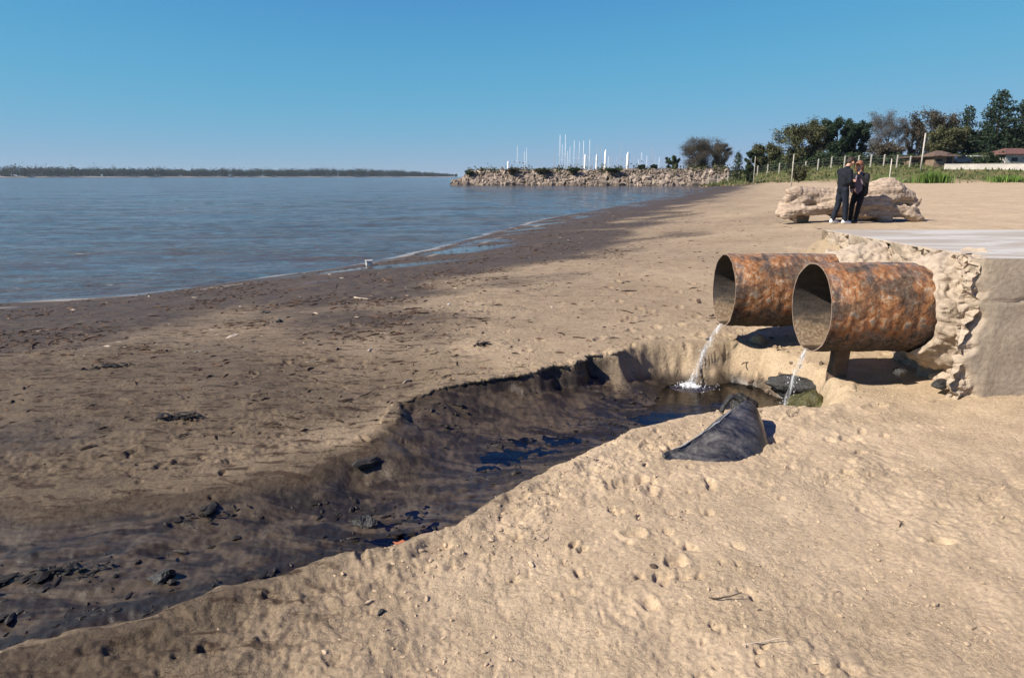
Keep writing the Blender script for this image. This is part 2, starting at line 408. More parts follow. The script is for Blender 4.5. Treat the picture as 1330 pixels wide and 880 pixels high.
def rust_material():
    m, n, l, P = new_mat('rusted_steel'); v = coords(n)
    a = tex(n, l, 5.2, 7, v, .5, .66); b = tex(n, l, 17, 6, v, .4, .65); c = tex(n, l, 55, 4, v)
    col = ramp(n, l, b, [(.28, (.06, .034, .024)), (.41, (.17, .07, .03)), (.5, (.30, .115, .040)), (.56, (.33, .165, .075)), (.64, (.38, .28, .20))])
    grey = ramp(n, l, c, [(.3, (.05, .042, .038)), (.7, (.22, .17, .14))])
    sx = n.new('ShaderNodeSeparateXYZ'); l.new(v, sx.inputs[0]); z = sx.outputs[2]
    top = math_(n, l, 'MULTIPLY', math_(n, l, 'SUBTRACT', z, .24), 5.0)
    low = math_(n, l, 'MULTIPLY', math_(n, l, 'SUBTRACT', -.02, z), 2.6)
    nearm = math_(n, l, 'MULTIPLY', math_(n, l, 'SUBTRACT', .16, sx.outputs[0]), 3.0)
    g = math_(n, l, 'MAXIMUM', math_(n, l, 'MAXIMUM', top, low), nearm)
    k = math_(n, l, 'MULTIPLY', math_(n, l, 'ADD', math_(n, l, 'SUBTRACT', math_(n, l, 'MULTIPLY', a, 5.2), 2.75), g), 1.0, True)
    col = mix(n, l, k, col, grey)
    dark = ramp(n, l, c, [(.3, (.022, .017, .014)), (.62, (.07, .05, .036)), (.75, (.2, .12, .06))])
    kd = math_(n, l, 'ADD', math_(n, l, 'MULTIPLY', math_(n, l, 'SUBTRACT', -.10, z), 6.0), math_(n, l, 'SUBTRACT', math_(n, l, 'MULTIPLY', b, 5), 2.6), True)  # lower wall darkened: black scale, with some underside shade painted in
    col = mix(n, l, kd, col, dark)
    pt = ramp(n, l, tex(n, l, 2.6, 5, v, .8, .6), [(.50, 0), (.60, .8)])
    col = mix(n, l, pt, col, dark)
    col = mix(n, l, 1.0, col, (1.12, 1.22, 1.32), 'MULTIPLY')
    stv = tex(n, l, 6, 5, stretch(n, l, v, (3.5, .35, .35)), .3)
    col = mix(n, l, 1.0, col, ramp(n, l, stv, [(.35, .62), (.6, 1.12)]), 'MULTIPLY')
    l.new(col, P.inputs['Base Color']); P.inputs['Roughness'].default_value = .82; P.inputs['Specular IOR Level'].default_value = .3
    b1 = bump(n, l, None, b, .9, .022); bump(n, l, P, c, .7, .007, b1)
    return m
M_rust = rust_material()
def inner_material():
    m, n, l, P = new_mat('pipe_lining'); v = coords(n)
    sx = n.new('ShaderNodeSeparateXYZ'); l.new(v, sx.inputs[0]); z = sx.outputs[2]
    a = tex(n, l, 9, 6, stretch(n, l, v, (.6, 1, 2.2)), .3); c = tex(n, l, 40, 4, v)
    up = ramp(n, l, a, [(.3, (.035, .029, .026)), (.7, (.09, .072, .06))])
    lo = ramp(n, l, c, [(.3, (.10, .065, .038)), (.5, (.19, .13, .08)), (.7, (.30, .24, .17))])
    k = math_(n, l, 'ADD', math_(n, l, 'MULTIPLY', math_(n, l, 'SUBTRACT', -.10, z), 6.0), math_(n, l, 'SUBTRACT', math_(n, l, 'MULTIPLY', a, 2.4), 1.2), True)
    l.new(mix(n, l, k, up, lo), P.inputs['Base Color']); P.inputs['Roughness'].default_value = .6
    bump(n, l, P, c, .5, .008); return m
M_inner = inner_material()
def concrete_material():
    m, n, l, P = new_mat('weathered_concrete'); v = coords(n)
    a = tex(n, l, 2.2, 6, v, .3, .6); b = tex(n, l, 26, 5, v); c = tex(n, l, 130, 3, v)
    at = N(n, 'Attribute', attribute_name='broken'); br = at.outputs['Fac']
    col = ramp(n, l, a, [(.3, (.27, .215, .16)), (.5, (.35, .285, .215)), (.7, (.40, .33, .255))])
    col = mix(n, l, 1.0, col, ramp(n, l, b, [(.3, .8), (.7, 1.14)]), 'MULTIPLY')
    bc = ramp(n, l, b, [(.3, (.27, .21, .155)), (.6, (.39, .315, .24))])
    col = mix(n, l, br, col, bc)
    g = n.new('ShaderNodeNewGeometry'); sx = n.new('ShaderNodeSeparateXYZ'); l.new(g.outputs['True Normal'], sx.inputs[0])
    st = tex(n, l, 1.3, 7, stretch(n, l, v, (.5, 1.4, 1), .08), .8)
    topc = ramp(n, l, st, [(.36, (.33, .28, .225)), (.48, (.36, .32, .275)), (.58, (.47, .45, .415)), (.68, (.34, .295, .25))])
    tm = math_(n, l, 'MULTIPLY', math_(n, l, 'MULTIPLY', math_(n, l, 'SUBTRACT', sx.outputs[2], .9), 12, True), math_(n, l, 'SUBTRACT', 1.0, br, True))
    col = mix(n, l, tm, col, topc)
    l.new(col, P.inputs['Base Color']); P.inputs['Roughness'].default_value = .9; P.inputs['Specular IOR Level'].default_value = .25
    b1 = bump(n, l, None, b, .5, .012); bump(n, l, P, c, .4, .003, b1); return m
M_conc = concrete_material()
def plastic_material():
    m, n, l, P = new_mat('scuffed_black_plastic'); v = coords(n)
    a = tex(n, l, 4.5, 7, stretch(n, l, v, (.9, 2.2, 1.6), .5), .5, .72); b = tex(n, l, 45, 4, v)
    k = ramp(n, l, a, [(.44, 0), (.62, 1)])
    col = mix(n, l, k, (.018, .02, .024), ramp(n, l, b, [(.3, (.055, .052, .05)), (.7, (.17, .155, .14))]))
    l.new(col, P.inputs['Base Color'])
    l.new(ramp(n, l, a, [(.4, .2), (.65, .6)]), P.inputs['Roughness']); P.inputs['Specular IOR Level'].default_value = .6
    bump(n, l, P, a, .08, .012); return m
M_plastic = plastic_material()
def wood_material(name, c0, c1, c2, s=(1.2, 1.2, 5)):
    m, n, l, P = new_mat(name); v = coords(n)
    a = tex(n, l, 3.0, 7, stretch(n, l, v, s), 1.0, .65); b = tex(n, l, 22, 4, v)
    col = ramp(n, l, a, [(.3, c0), (.5, c1), (.68, c2)])
    col = mix(n, l, 1.0, col, ramp(n, l, b, [(.3, .82), (.7, 1.12)]), 'MULTIPLY')
    l.new(col, P.inputs['Base Color']); P.inputs['Roughness'].default_value = .85; P.inputs['Specular IOR Level'].default_value = .2
    bump(n, l, P, a, .8, .05); return m
M_drift = wood_material('bleached_driftwood', (.19, .13, .09), (.38, .29, .215), (.48, .385, .30))
M_stake = wood_material('wet_stake_wood', (.07, .045, .03), (.13, .085, .06), (.2, .14, .1), (6, 6, .6))
M_stub = simple('stained_concrete', (.13, .085, .06), .9, .3, 14, 70, .7, .012)
M_stick = simple('dark_twigs', (.06, .042, .03), .8, .5, 30, island=.5)
M_litter = simple('plant_litter', (.070, .040, .024), .85, .5, 20, island=.75)
M_clod = simple('sand_clods', (.40, .30, .20), .95, .15, 40, 200, .5, .004, island=.14)
M_mudclod = simple('mud_clods', (.022, .018, .015), .6, .5, 25, 120, .5, .004, island=.6)
M_pale = simple('bleached_sticks', (.42, .34, .26), .8, .2, 20)
M_highlight = simple('crease_highlight', (.30, .29, .28), .5, .3, 30)  # pale tone painted as the highlight on the plastic crease
M_white = simple('white_plastic', (.50, .49, .46), .5, .08, 10)
M_rockd = simple('wet_dark_rock', (.035, .034, .032), .35, .5, 9, 60, .8, .02)
M_moss = simple('mossy_wet_rock', (.075, .07, .026), .45, .55, 8, 50, .8, .02)
M_stone = simple('brown_stones', (.16, .115, .08), .8, .4, 12, 70, .6, .01, island=.5)
M_boulder = simple('breakwater_boulders', (.22, .175, .14), .95, .25, .8, 6, .8, .1, island=.42)
M_bank = simple('rubble_earth', (.17, .125, .085), .95, .3, .6, 5, .6, .1)
M_orange = simple('orange_plastic', (.55, .27, .06), .5, .1, 30)

# ------------------------------------------------------------------ ground: one sheet to the horizon
def build_ground():
    rr = [.75]
    while rr[-1] < 90:
        r_ = rr[-1]; k = .0036 if 3.5 < r_ < 8.5 else (.0052 if r_ < 20 else .008)
        rr.append(r_ * (1 + k))
    while rr[-1] < 9000: rr.append(rr[-1] * 1.05)
    rr = np.array(rr)
    A = np.radians(np.concatenate([np.linspace(-46, 46, 860), np.linspace(46, 314, 62)[1:-1]]))
    a, r = np.meshgrid(A, rr, indexing='ij')
    x = r * np.sin(a); y = r * np.cos(a)
    z, sd_, inm, dd, g, wet = terrain(x, y)
    # masks of what the ground is made of, with left bank shade painted in
    patch = np.exp(-(((x + 3.45) / .62) ** 2 + ((y - 4.5) / .42) ** 2) ** 2)
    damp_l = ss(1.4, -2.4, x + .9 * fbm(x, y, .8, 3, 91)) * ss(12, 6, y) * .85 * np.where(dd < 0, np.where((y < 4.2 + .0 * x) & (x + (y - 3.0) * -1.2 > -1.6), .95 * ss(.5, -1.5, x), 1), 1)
    soft = (1 - ss(7, 17, sd_ + 2 * fbm(x, y, .3, 3, 92))) * .42 * (y > 6)
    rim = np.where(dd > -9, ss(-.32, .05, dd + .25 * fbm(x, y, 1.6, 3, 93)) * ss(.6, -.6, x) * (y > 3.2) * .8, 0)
    damp = np.where(y < 9, 1, 1)
    lowm = ss(-.05, -.3, z) * (dd > -9) * (dd < 1)
    W = np.clip(np.maximum.reduce([wet * .95, soft, patch * .95, damp_l, rim, .55 * lowm * damp]), 0, 1)
    bank = ss(.02, .2, inm) * ss(1.25, .7, x)  # left bank: wet sand, with the shade under the rim painted in
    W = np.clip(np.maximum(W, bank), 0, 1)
    W = np.maximum(W, ss(.1, -1.7, x + .3 * fbm(x, y, 1.5, 3, 96)) * (dd < 0.02) * ss(4.2, 2.6, y) * .97)  # lower left sand: damp, with lens corner darkening painted in
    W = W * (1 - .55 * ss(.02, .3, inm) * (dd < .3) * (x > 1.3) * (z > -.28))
    mud = ss(.55, .9, inm) * ss(-.2, -.31, z + .03 * fbm(x, y, 3, 2, 95)) ; mud = np.maximum(mud, patch * .45)
    mudl = ss(-.3, -1.0, x) * ss(.25, .6, inm) ; mud = np.maximum.reduce([mud, mudl * .9, .75 * ss(.04, .3, inm) * ss(1.2, .7, x) * ss(-.9, -.5, x) * (y > 4)])  # last term darkens the left bank further, its shade painted as mud
    grass = ss(-1.5, 1.5, g + 2.5 * fbm(x, y, .2, 3, 97))
    puddle = ss(-.02, .25, fbm(x * .55 + y * .2, y * 1.3 - x * .4, .42, 3, 101)) * ss(.3, 1.2, sd_) * (1 - ss(2.2, 4.2, sd_))
    puddle = puddle * ss(9, 14, y)
    film = np.clip(np.maximum.reduce([.95 * puddle, mud * (.62 + .2 * ss(-1.2, -.4, x)), ss(.9, .1, sd_) * .8, wet * .22]), 0, 1)
    f1 = fbm(x, y, .9, 3, 103)
    foam = np.exp(-((sd_ - .28 - .25 * f1) / (.24 + .12 * f1)) ** 2) * ss(-.25, .3, fbm(x, y, .5, 2, 105)) * (y < 40)
    foam = np.maximum(foam, .8 * np.exp(-((sd_ - 1.5 - .9 * fbm(x, y, .25, 2, 108)) / .13) ** 2) * ss(.05, .5, fbm(x, y, .6, 2, 107)) * (y < 40))
    z = z - np.where(puddle > .3, .01 * puddle, 0)
    co = np.stack([x, y, z], -1).reshape(-1, 3)
    nu, nv = x.shape
    F = grid_faces(nu, nv, True)[:, ::-1]
    me = npmesh('ground', co, F)
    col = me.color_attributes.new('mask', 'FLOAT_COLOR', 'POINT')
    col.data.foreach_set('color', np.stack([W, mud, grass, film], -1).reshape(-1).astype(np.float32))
    fa = me.attributes.new('line', 'FLOAT', 'POINT'); fa.data.foreach_set('value', np.clip(foam, 0, 1).ravel().astype(np.float32))
    structure(link('ground', me, M_ground))
build_ground()

# thin crust of sand hanging over the undercut bank
def build_ledge():
    P = [np.array(p[:2]) for p in PIT[25:34]]
    pts = []
    for i in range(len(P) - 1):
        a, b = P[i], P[i + 1]; m = max(2, int(np.hypot(*(b - a)) / .011))
        for k in range(m): pts.append(a + (b - a) * k / m)
    pts = np.array(pts)
    for _ in range(6): pts[1:-1] = (pts[:-2] + pts[1:-1] * 2 + pts[2:]) / 4
    tg = np.gradient(pts, axis=0); tg /= np.linalg.norm(tg, axis=1)[:, None]; nr_ = np.stack([tg[:, 1], -tg[:, 0]], -1)   # towards the pit
    j = bank_jit(pts[:, 0], pts[:, 1]); rim_ = pts - nr_ * j[:, None]
    u = np.arange(len(pts)) * .011; fade = np.minimum(1, np.minimum(u, u[-1] - u) / .15)
    over = (.030 + .030 * fbm(u, u * 0, 6, 2, 301) + .016 * vn(u * 30, u * 0 + .5, 302)) * fade
    zo = terrain(*(rim_ - nr_ * .10).T)[0]; zi = terrain(*(rim_ - nr_ * .045).T)[0]
    th = (.022 + .010 * vn(u * 12, u * 0, 303)) * (.3 + .7 * fade)
    rows = []
    for off, z in ((-.12, zo - .012), (-.07, zi + .002), (0, zi + .006), (over * .7, zi + .002), (over, zi - .010), (over * .85, zi - th), (-.02, zi - th - .02), (-.10, zi - .08)):
        off = np.broadcast_to(off, u.shape); q = rim_ + nr_ * off[:, None]
        rows.append(np.stack([q[:, 0], q[:, 1], z + .0035 * vn(q[:, 0] * 30, q[:, 1] * 30, 304)], -1))
    co = np.stack(rows, 1).reshape(-1, 3); n = len(u)
    me = npmesh('sand_ledge', co, grid_faces(n, 8)[:, ::-1])
    d_ = np.clip(ss(1.4, -1.8, co[:, 0]) * .8 + .12, 0, 1)
    me.color_attributes.new('mask', 'FLOAT_COLOR', 'POINT').data.foreach_set('color', np.stack([d_, d_ * 0, d_ * 0, d_ * .1], -1).ravel().astype(np.float32))
    me.attributes.new('line', 'FLOAT', 'POINT')
    structure(link('sand_ledge', me, M_ground))
build_ledge()

# ------------------------------------------------------------------ river
def build_river():
    rr = np.concatenate([[6.0], 6.0 * np.exp(np.linspace(0, math.log(9000 / 6.0), 620))[1:]])
    A = np.radians(np.linspace(-75, 48, 420))
    a, r = np.meshgrid(A, rr, indexing='ij'); x = r * np.sin(a); y = r * np.cos(a)
    fade = 1 - ss(60, 260, r)
    wv = .055 * fbm(x * .30 + y * .10, y * 1.0 - x * .14, .42, 2, 205) + .036 * fbm(x * .5 + y * .12, y * 1.35 - x * .1, .95, 2, 201) + .012 * fbm(x * .6, y * 1.4, 2.4, 2, 203)
    z = WZ + wv * fade
    structure(link('river', npmesh('river', np.stack([x, y, z], -1).reshape(-1, 3), grid_faces(len(A), len(rr))[:, ::-1]), M_river))
build_river()

# thin water running through pit and channel
def build_stream_sheet():
    xs = np.linspace(-10, 2.9, 240); ys = np.linspace(0, 7.0, 150)
    X, Y = np.meshgrid(xs, ys, indexing='ij')
    z = wlevel(X, Y) + .004 * fbm(X, Y, 4, 3, 211) + .006 * np.exp(-((X - 1.74) ** 2 + (Y - 6.6) ** 2) / .06) * np.cos(np.hypot(X - 1.74, Y - 6.6) * 60)
    d, i, _ = seg_info(X, Y, PIT, True); ins = np.where(inside(X, Y, PIT), d, -d) > -.03
    F = grid_faces(240, 150); keep = ins.ravel()[F].all(1); F = F[keep]
    used = np.unique(F); rm = np.full(X.size, -1); rm[used] = np.arange(len(used))
    co = np.stack([X, Y, z], -1).reshape(-1, 3)[used]
    structure(link('shallow_stream', npmesh('shallow_stream', co, rm[F]), M_pitwater))
build_stream_sheet()

# ------------------------------------------------------------------ concrete slab with broken end
def mn(x, y, z, f=1.0, s=0): return mnoise.noise(Vector((x * f + s, y * f - s * .7, z * f + s * 1.3)))
def build_block():
    root = thing('concrete_slab', 'thick pale concrete block with broken left end holding two rusty pipes', 'concrete block', (3.35, 4.95, 0))
    ox, oy = 3.35, 4.95
    y1, x1, zb, zt = 3.75, 11.0, -.45, 1.12
    def xl(y): return -.02 + .10 * ss(0, .3, np.array(y)) + .13 * y
    V, F, B = [], [], []
    def top_z(x, y): return zt - .02 * y
    def add(gr):                                                # grid of (point, broken)
        base = len(V); nu, nv = len(gr), len(gr[0])
        for row in gr:
            for p, b in row: V.append(p); B.append(b)
        for i in range(nu - 1):
            for j in range(nv - 1):
                a = base + i * nv + j; F.append((a, a + nv, a + nv + 1, a + 1))
    def disp(x, y, z):
        wx, wy, wz = x, y, z
        e = x - float(xl(max(y, 0)))                                # distance from the broken end
        lim = (.13 + .12 * max(0, min(1, (.5 - wz) / .3)) + .16 * mn(wx * 0, wy, wz, 2.2, 3) + .10 * mn(0, wy, wz, 9, 5)) * (1 - .75 * max(0, min(1, (wy - .5) / .8)))
        b = max(0.0, min(1.0, (lim - e) / .07))
        topb = 1 if z > zt - .1 - .02 * y else 0
        k = b
        n1 = mn(wx, wy, wz, 4.5, 1); n2 = mn(wx, wy, wz, 13, 2); n3 = mn(wx, wy, wz, 34, 4)
        cell = mnoise.voronoi(Vector((wx, wy, wz)) * 9)[0]; ch = (cell[1] - cell[0])
        a = k * (.055 + .075 * n1 + .045 * n2 + .02 * n3 - .06 * min(ch, .35))
        if e < .02: dx, dy = a * 1.2, 0.0
        else: dx, dy = 0, a
        if y < .01:
            dy = max(0, a) + .006 * n1 * (1 - k)
            dx = 0
            if e < .25: dy += (.25 - e) * .10 * (1 + 1.2 * mn(x, z, 0, 5, 15))
            cz = .84 + .05 * mn(x, 0, 0, 3, 12) + .02 * mn(x, 0, 0, 11, 13) + .1 * (x - .4)
            dy += .016 * math.exp(-((z - cz) / .010) ** 2) * max(0, 1 - abs(x - .5) / .55)
            if e < .02: dx = max(0, a) * 1.0
        dz = -max(0, k * (.03 + .09 * n2 + .05 * n1)) if topb else 0
        if not topb: dz = 0
        else: dz *= (1 if e < .3 else .2)
        return (x + dx, y + dy, z + dz), b
    def lin(a, b, n): return [a + (b - a) * i / (n - 1) for i in range(n)]
    fx = lin(0, 1, 60)
    # front face: x graded from fine to coarse
    xs = [float(xl(0)) + .9 * t for t in lin(0, 1, 80)] + [float(xl(0)) + .9 + (x1 - .9) * t for t in lin(0, 1, 26)[1:]]
    zs = lin(zb, 1, 90)
    zs = [zb + (zt - zb) * t for t in lin(0, 1, 100)]
    add([[disp(x, 0, z) for z in zs] for x in xs])
    ys = [.6 * t for t in lin(0, 1, 40)] + [.6 + (y1 - .6) * t for t in lin(0, 1, 110)[1:]]
    def lf(y, z):
        zz = min(z, top_z(0, y)); zz = zb + (top_z(0, y) - zb) * (z - zb) / (zt - zb)
        return disp(float(xl(y)), y, zz)
    add([[lf(y, z) for z in zs] for y in ys[::-1]])
    def tp(s, y):
        x = float(xl(y)) + s; return disp(x, y, top_z(x, y))
    ss_ = [.5 * t for t in lin(0, 1, 40)] + [.5 + (x1 - .9) * t for t in lin(0, 1, 30)[1:]]
    add([[tp(s, y) for y in ys] for s in ss_])
    # plain back and right
    add([[((float(xl(y1)) + (x1 + .4 - float(xl(y1))) * t, y1 + .002, z), 0) for z in (zb, top_z(0, y1))] for t in (1, 0)])
    me = bpy.data.meshes.new('slab_block'); me.from_pydata(V, [], F)
    bm = bmesh.new(); bm.from_mesh(me); lay = None
    bm.to_mesh(me); bm.free()
    at = me.attributes.new('broken', 'FLOAT', 'POINT'); at.data.foreach_set('value', np.array(B, dtype=np.float32))
    me.polygons.foreach_set('use_smooth', np.array([min(B[i] for i in f) < .5 for f in F])); me.update()
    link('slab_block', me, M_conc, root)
    # broken mortar collars round the pipes
    for k, (cy, cz, x0, x1_) in enumerate([(.65, .63, -.03, .42), (1.95, .57, -.12, .35)]):
        co, nU, nV = [], 150, 34
        Bc = []
        for i in range(nU):
            t = 2 * math.pi * i / nU
            for j in range(nV):
                s = j / (nV - 1)
                jag = .07 * mn(math.cos(t), math.sin(t), k, 1.3, 6) + .022 * mn(math.cos(t), math.sin(t), k, 7, 7)
                x = x0 + jag + (x1_ - x0) * s
                rad = .374 + .006 + .13 * s ** .8 * (1.25 if math.sin(t) < 0 else .8)
                rad += .085 * mn(math.cos(t) * .5, math.sin(t) * .5, x, 6, 8) * .6 * min(1, s * 5) + .018 * mn(math.cos(t) * .5, math.sin(t) * .5, x, 22, 9) - .018 * max(0, .25 - mnoise.voronoi(Vector((math.cos(t) * .5, math.sin(t) * .5, x * 1.0)) * 11)[0][0]) * 4 * min(1, s * 4) + .03 * abs(mn(math.cos(t) * .5, math.sin(t) * .5, x, 13, 10))
                rad = max(rad, .376)
                if j == 0: rad = .368
                co.append((x, cy + rad * math.cos(t), cz + rad * math.sin(t))); Bc.append(1.0)
        me = npmesh('mortar_collar', co, grid_faces(nU, nV, True), False)
        at = me.attributes.new('broken', 'FLOAT', 'POINT'); at.data.foreach_set('value', np.array(Bc, dtype=np.float32))
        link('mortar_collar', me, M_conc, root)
build_block()

# ------------------------------------------------------------------ rusty pipes
def build_pipe(label, mouth, L, rad, seed, rz):
    root = thing('rusty_pipe', label, 'pipe', mouth, rz, 'rusty outfall pipes')
    nU, nV = 96, 70; co, cin = [], []
    for i in range(nU):
        t = 2 * math.pi * i / nU; c, s = math.cos(t), math.sin(t)
        for j in range(nV):
            x = L * j / (nV - 1)
            d = .010 * mn(c * rad, s * rad, x, 9, seed) + .007 * mn(c * rad, s * rad, x, 24, seed) + .010 * mn(c * .4, s * .4, x, 2.5, seed)
            d *= min(1, .25 + x * 6)
            xe = x + ((.008 * mn(c, s, 0, 3, seed) + .003 * mn(c, s, 0, 9, seed) - .008 * max(0, mn(c, s, 0, 5, seed + 3) - .3)) if j == 0 else 0)
            co.append((xe, (rad + d) * c, (rad + d) * s)); cin.append((xe, (rad - .011 + d * .2) * c, (rad - .011 + d * .2) * s))
    Fo = grid_faces(nU, nV, True)
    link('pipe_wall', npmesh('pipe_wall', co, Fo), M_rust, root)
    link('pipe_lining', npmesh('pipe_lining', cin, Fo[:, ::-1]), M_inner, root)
    rim = []
    for i in range(nU): rim.append(co[i * nV]); rim.append(cin[i * nV])
    link('rim', npmesh('rim', rim, grid_faces(nU, 2, True)), M_rimm, root)
    # water standing in the bottom
    rb = rad - .013; hw = .10
    V = []
    for j in range(12):
        x = .0 + L * j / 11
        for k in range(9):
            yy = -hw + 2 * hw * k / 8; V.append((x, yy, -math.sqrt(rb * rb - hw * hw) - .004 * (abs(k - 4) / 4)))
    link('trickle', npmesh('trickle', V, grid_faces(12, 9)), M_pitwater, root)
    return root
M_rimm = simple('worn_rim_steel', (.22, .16, .12), .6, .35, 25)
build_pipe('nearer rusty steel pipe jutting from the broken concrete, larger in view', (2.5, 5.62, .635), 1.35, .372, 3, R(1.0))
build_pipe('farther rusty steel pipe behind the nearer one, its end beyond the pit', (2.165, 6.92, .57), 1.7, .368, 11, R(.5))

# ------------------------------------------------------------------ falling water and splashes
def build_fall(label, p0, p1, w0, w1, seed):
    root = thing('water_jet', label, 'water jet', p1, 0, 'water falling from the pipes')
    p0, p1 = Vector(p0), Vector(p1)
    V, F = [], []; n = 10; m = 44
    for st in range(4):
        rs = random.Random(seed * 10 + st); base = len(V)
        ph = rs.uniform(0, 6); of = (rs.uniform(-.5, .5), rs.uniform(-.5, .5))
        for j in range(m):
            s = j / (m - 1)
            zz = p0.z + (p1.z - p0.z) * s
            h = s ** .72
            c = Vector((p0.x + (p1.x - p0.x) * h, p0.y + (p1.y - p0.y) * h, zz))
            wd = (w0 + (w1 - w0) * s) * (.35 if st else .62)
            c += Vector((of[0], of[1] * .6, 0)) * (w0 + (w1 - w0) * s) * (1.2 if st else 0)
            c += Vector((mn(st, s * 3, seed, 2.1), mn(st + 9, s * 3, seed, 2.1), 0)) * .014 * s
            for k in range(n):
                t = 2 * math.pi * k / n
                rr = wd * (1 + .45 * mn(math.cos(t), math.sin(t) + st * 3, s * 5, 1.6, seed))
                V.append(tuple(c + Vector((math.cos(t) * rr * (1.0), math.sin(t) * rr * .75, 0)) - p1))
        for j in range(m - 1):
            for k in range(n):
                F.append((base + j * n + k, base + j * n + (k + 1) % n, base + (j + 1) * n + (k + 1) % n, base + (j + 1) * n + k))
    bm = bmesh.new(); rs = random.Random(seed + 40)
    for k in range(70):
        sx_ = rs.uniform(.1, 1) ** .7; h = sx_ ** .72; sp_r = (w0 + (w1 - w0) * sx_) * rs.uniform(.9, 1.9); a_ = rs.uniform(0, 6.28)
        q = Vector((p0.x + (p1.x - p0.x) * h + math.cos(a_) * sp_r, p0.y + (p1.y - p0.y) * h + math.sin(a_) * sp_r, p0.z + (p1.z - p0.z) * sx_)) - p1
        bmesh.ops.create_icosphere(bm, subdivisions=1, radius=rs.uniform(.0012, .0035), matrix=Matrix.Translation(q) @ Matrix.Diagonal((1, 1, 2.6, 1)))
    stuff(link('stray_drops', bm_mesh('stray_drops', bm, True), M_foam, root))
    link('falling_water', npmesh('falling_water', V, F), M_fall, root)
    # splash: droplets and a low froth ring
    bm = bmesh.new(); rs = random.Random(seed)
    for k in range(240):
        a = rs.uniform(0, 6.28); d = abs(rs.gauss(0, .095)); h = abs(rs.gauss(0, .035)) * math.exp(-d * 5)
        bmesh.ops.create_icosphere(bm, subdivisions=1, radius=rs.uniform(.0015, .0055), matrix=Matrix.Translation((d * math.cos(a) * 1.5, d * math.sin(a), h + .01)))
    stuff(link('droplets', bm_mesh('droplets', bm, True), M_foam, root))
    nU, nV = 40, 10; co = []; fr_ = .19 if w1 > .04 else .10
    for i in range(nU):
        t = 2 * math.pi * i / nU
        for j in range(nV):
            s = j / (nV - 1); r_ = .01 + (fr_ + .05 * mn(math.cos(t), math.sin(t), seed, 2)) * s
            z_ = .008 + .028 * math.exp(-(s * 2.6) ** 2) * (1 + mn(r_ * math.cos(t), r_ * math.sin(t), 0, 30, seed)) + .006 * mn(r_ * math.cos(t), r_ * math.sin(t), 1, 45, seed) * (1 - s) - .008 * s
            co.append((r_ * math.cos(t) * 1.35, r_ * math.sin(t), z_))
    link('froth', npmesh('froth', co, grid_faces(nU, nV, True)), M_foam, root)
build_fall('clear water jet pouring from the farther pipe into the pit with white froth', (2.175, 6.90, .222), (1.82, 6.66, -.38), .045, .055, 3)
build_fall('thin twisted water jet dropping from the nearer pipe beside the mossy rock', (2.515, 5.62, .285), (2.37, 5.72, -.38), .040, .024, 8)

# ------------------------------------------------------------------ black plastic piece, half buried
def build_plastic():
    root = thing('plastic_pipe_piece', 'crumpled black plastic pipe piece half buried in sand beside the pit', 'plastic pipe', (1.35, 4.15, 0))
    front = [(.93, 3.90), (1.10, 3.86), (1.27, 3.85), (1.42, 3.90), (1.55, 4.0), (1.66, 4.13), (1.72, 4.28), (1.74, 4.42), (1.73, 4.50)]
    back = [(.93, 3.93), (1.02, 4.05), (1.10, 4.17), (1.20, 4.30), (1.30, 4.45), (1.42, 4.60), (1.54, 4.70), (1.64, 4.69), (1.715, 4.56)]
    hh = [.02, .055, .095, .135, .165, .185, .185, .15, .0]
    def cat(P, t):
        t *= len(P) - 1; i = min(int(t), len(P) - 2); f = t - i
        a = P[max(i - 1, 0)]; b = P[i]; c = P[i + 1]; d = P[min(i + 2, len(P) - 1)]
        f2, f3 = f * f, f * f * f
        q = lambda a, b, c, d: .5 * (2 * b + (c - a) * f + (2 * a - 5 * b + 4 * c - d) * f2 + (3 * b - a - 3 * c + d) * f3)
        return q(a, b, c, d) if not isinstance(a, tuple) else tuple(q(*z) for z in zip(a, b, c, d))
    nU, nV = 60, 34; co = []
    for i in range(nU):
        u = i / (nU - 1); f = cat(front, u); b = cat(back, u); h = cat(hh, u)
        for j in range(nV):
            s = j / (nV - 1)
            x = f[0] + (b[0] - f[0]) * s; y = f[1] + (b[1] - f[1]) * s
            pk = .60 - .10 * u
            prof = math.sin(math.pi * .5 * min(1, s / pk)) ** .8 if s < pk else max(0, 1 - ((s - pk) / (1 - pk)) ** 1.5)
            crease = .028 * math.exp(-((s - pk) / .035) ** 2) * (1 - u * .8)
            groove = -.03 * math.exp(-((s - pk - .14) / .07) ** 2) * math.sin(math.pi * min(1, u * 1.3))
            z = -.05 + (h + .05) * prof + crease + groove + .012 * mn(x, y, 0, 6, 4) + .005 * mn(x, y, 0, 22, 5)
            co.append((x - 1.35, y - 4.15, z))
    me = npmesh('shell', co, grid_faces(nU, nV))
    o = link('shell', me, M_plastic, root); md = o.modifiers.new('thick', 'SOLIDIFY'); md.thickness = .014; md.offset = -1
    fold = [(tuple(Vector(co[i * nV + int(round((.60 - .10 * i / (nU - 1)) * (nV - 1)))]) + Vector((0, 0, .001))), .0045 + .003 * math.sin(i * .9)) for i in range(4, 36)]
    link('fold_highlight', tubes('fold_highlight', [fold], 6), M_highlight, root)  # pale strip stands in for the highlight along the fold
    # torn collar at the pit side
    ch = []
    for k in range(15):
        t = k / 14; p = (1.50 + .24 * t, 4.64 + .07 * math.sin(t * 3.1), -.02 + .17 * math.sin(math.pi * min(1, .15 + t * .85)) + .012 * mn(t, 0, 0, 9))
        ch.append(((p[0] - 1.35, p[1] - 4.15, p[2]), .022 - .008 * abs(t - .5)))
    link('torn_lip', tubes('torn_lip', [ch], 7), M_rockd, root)
build_plastic()

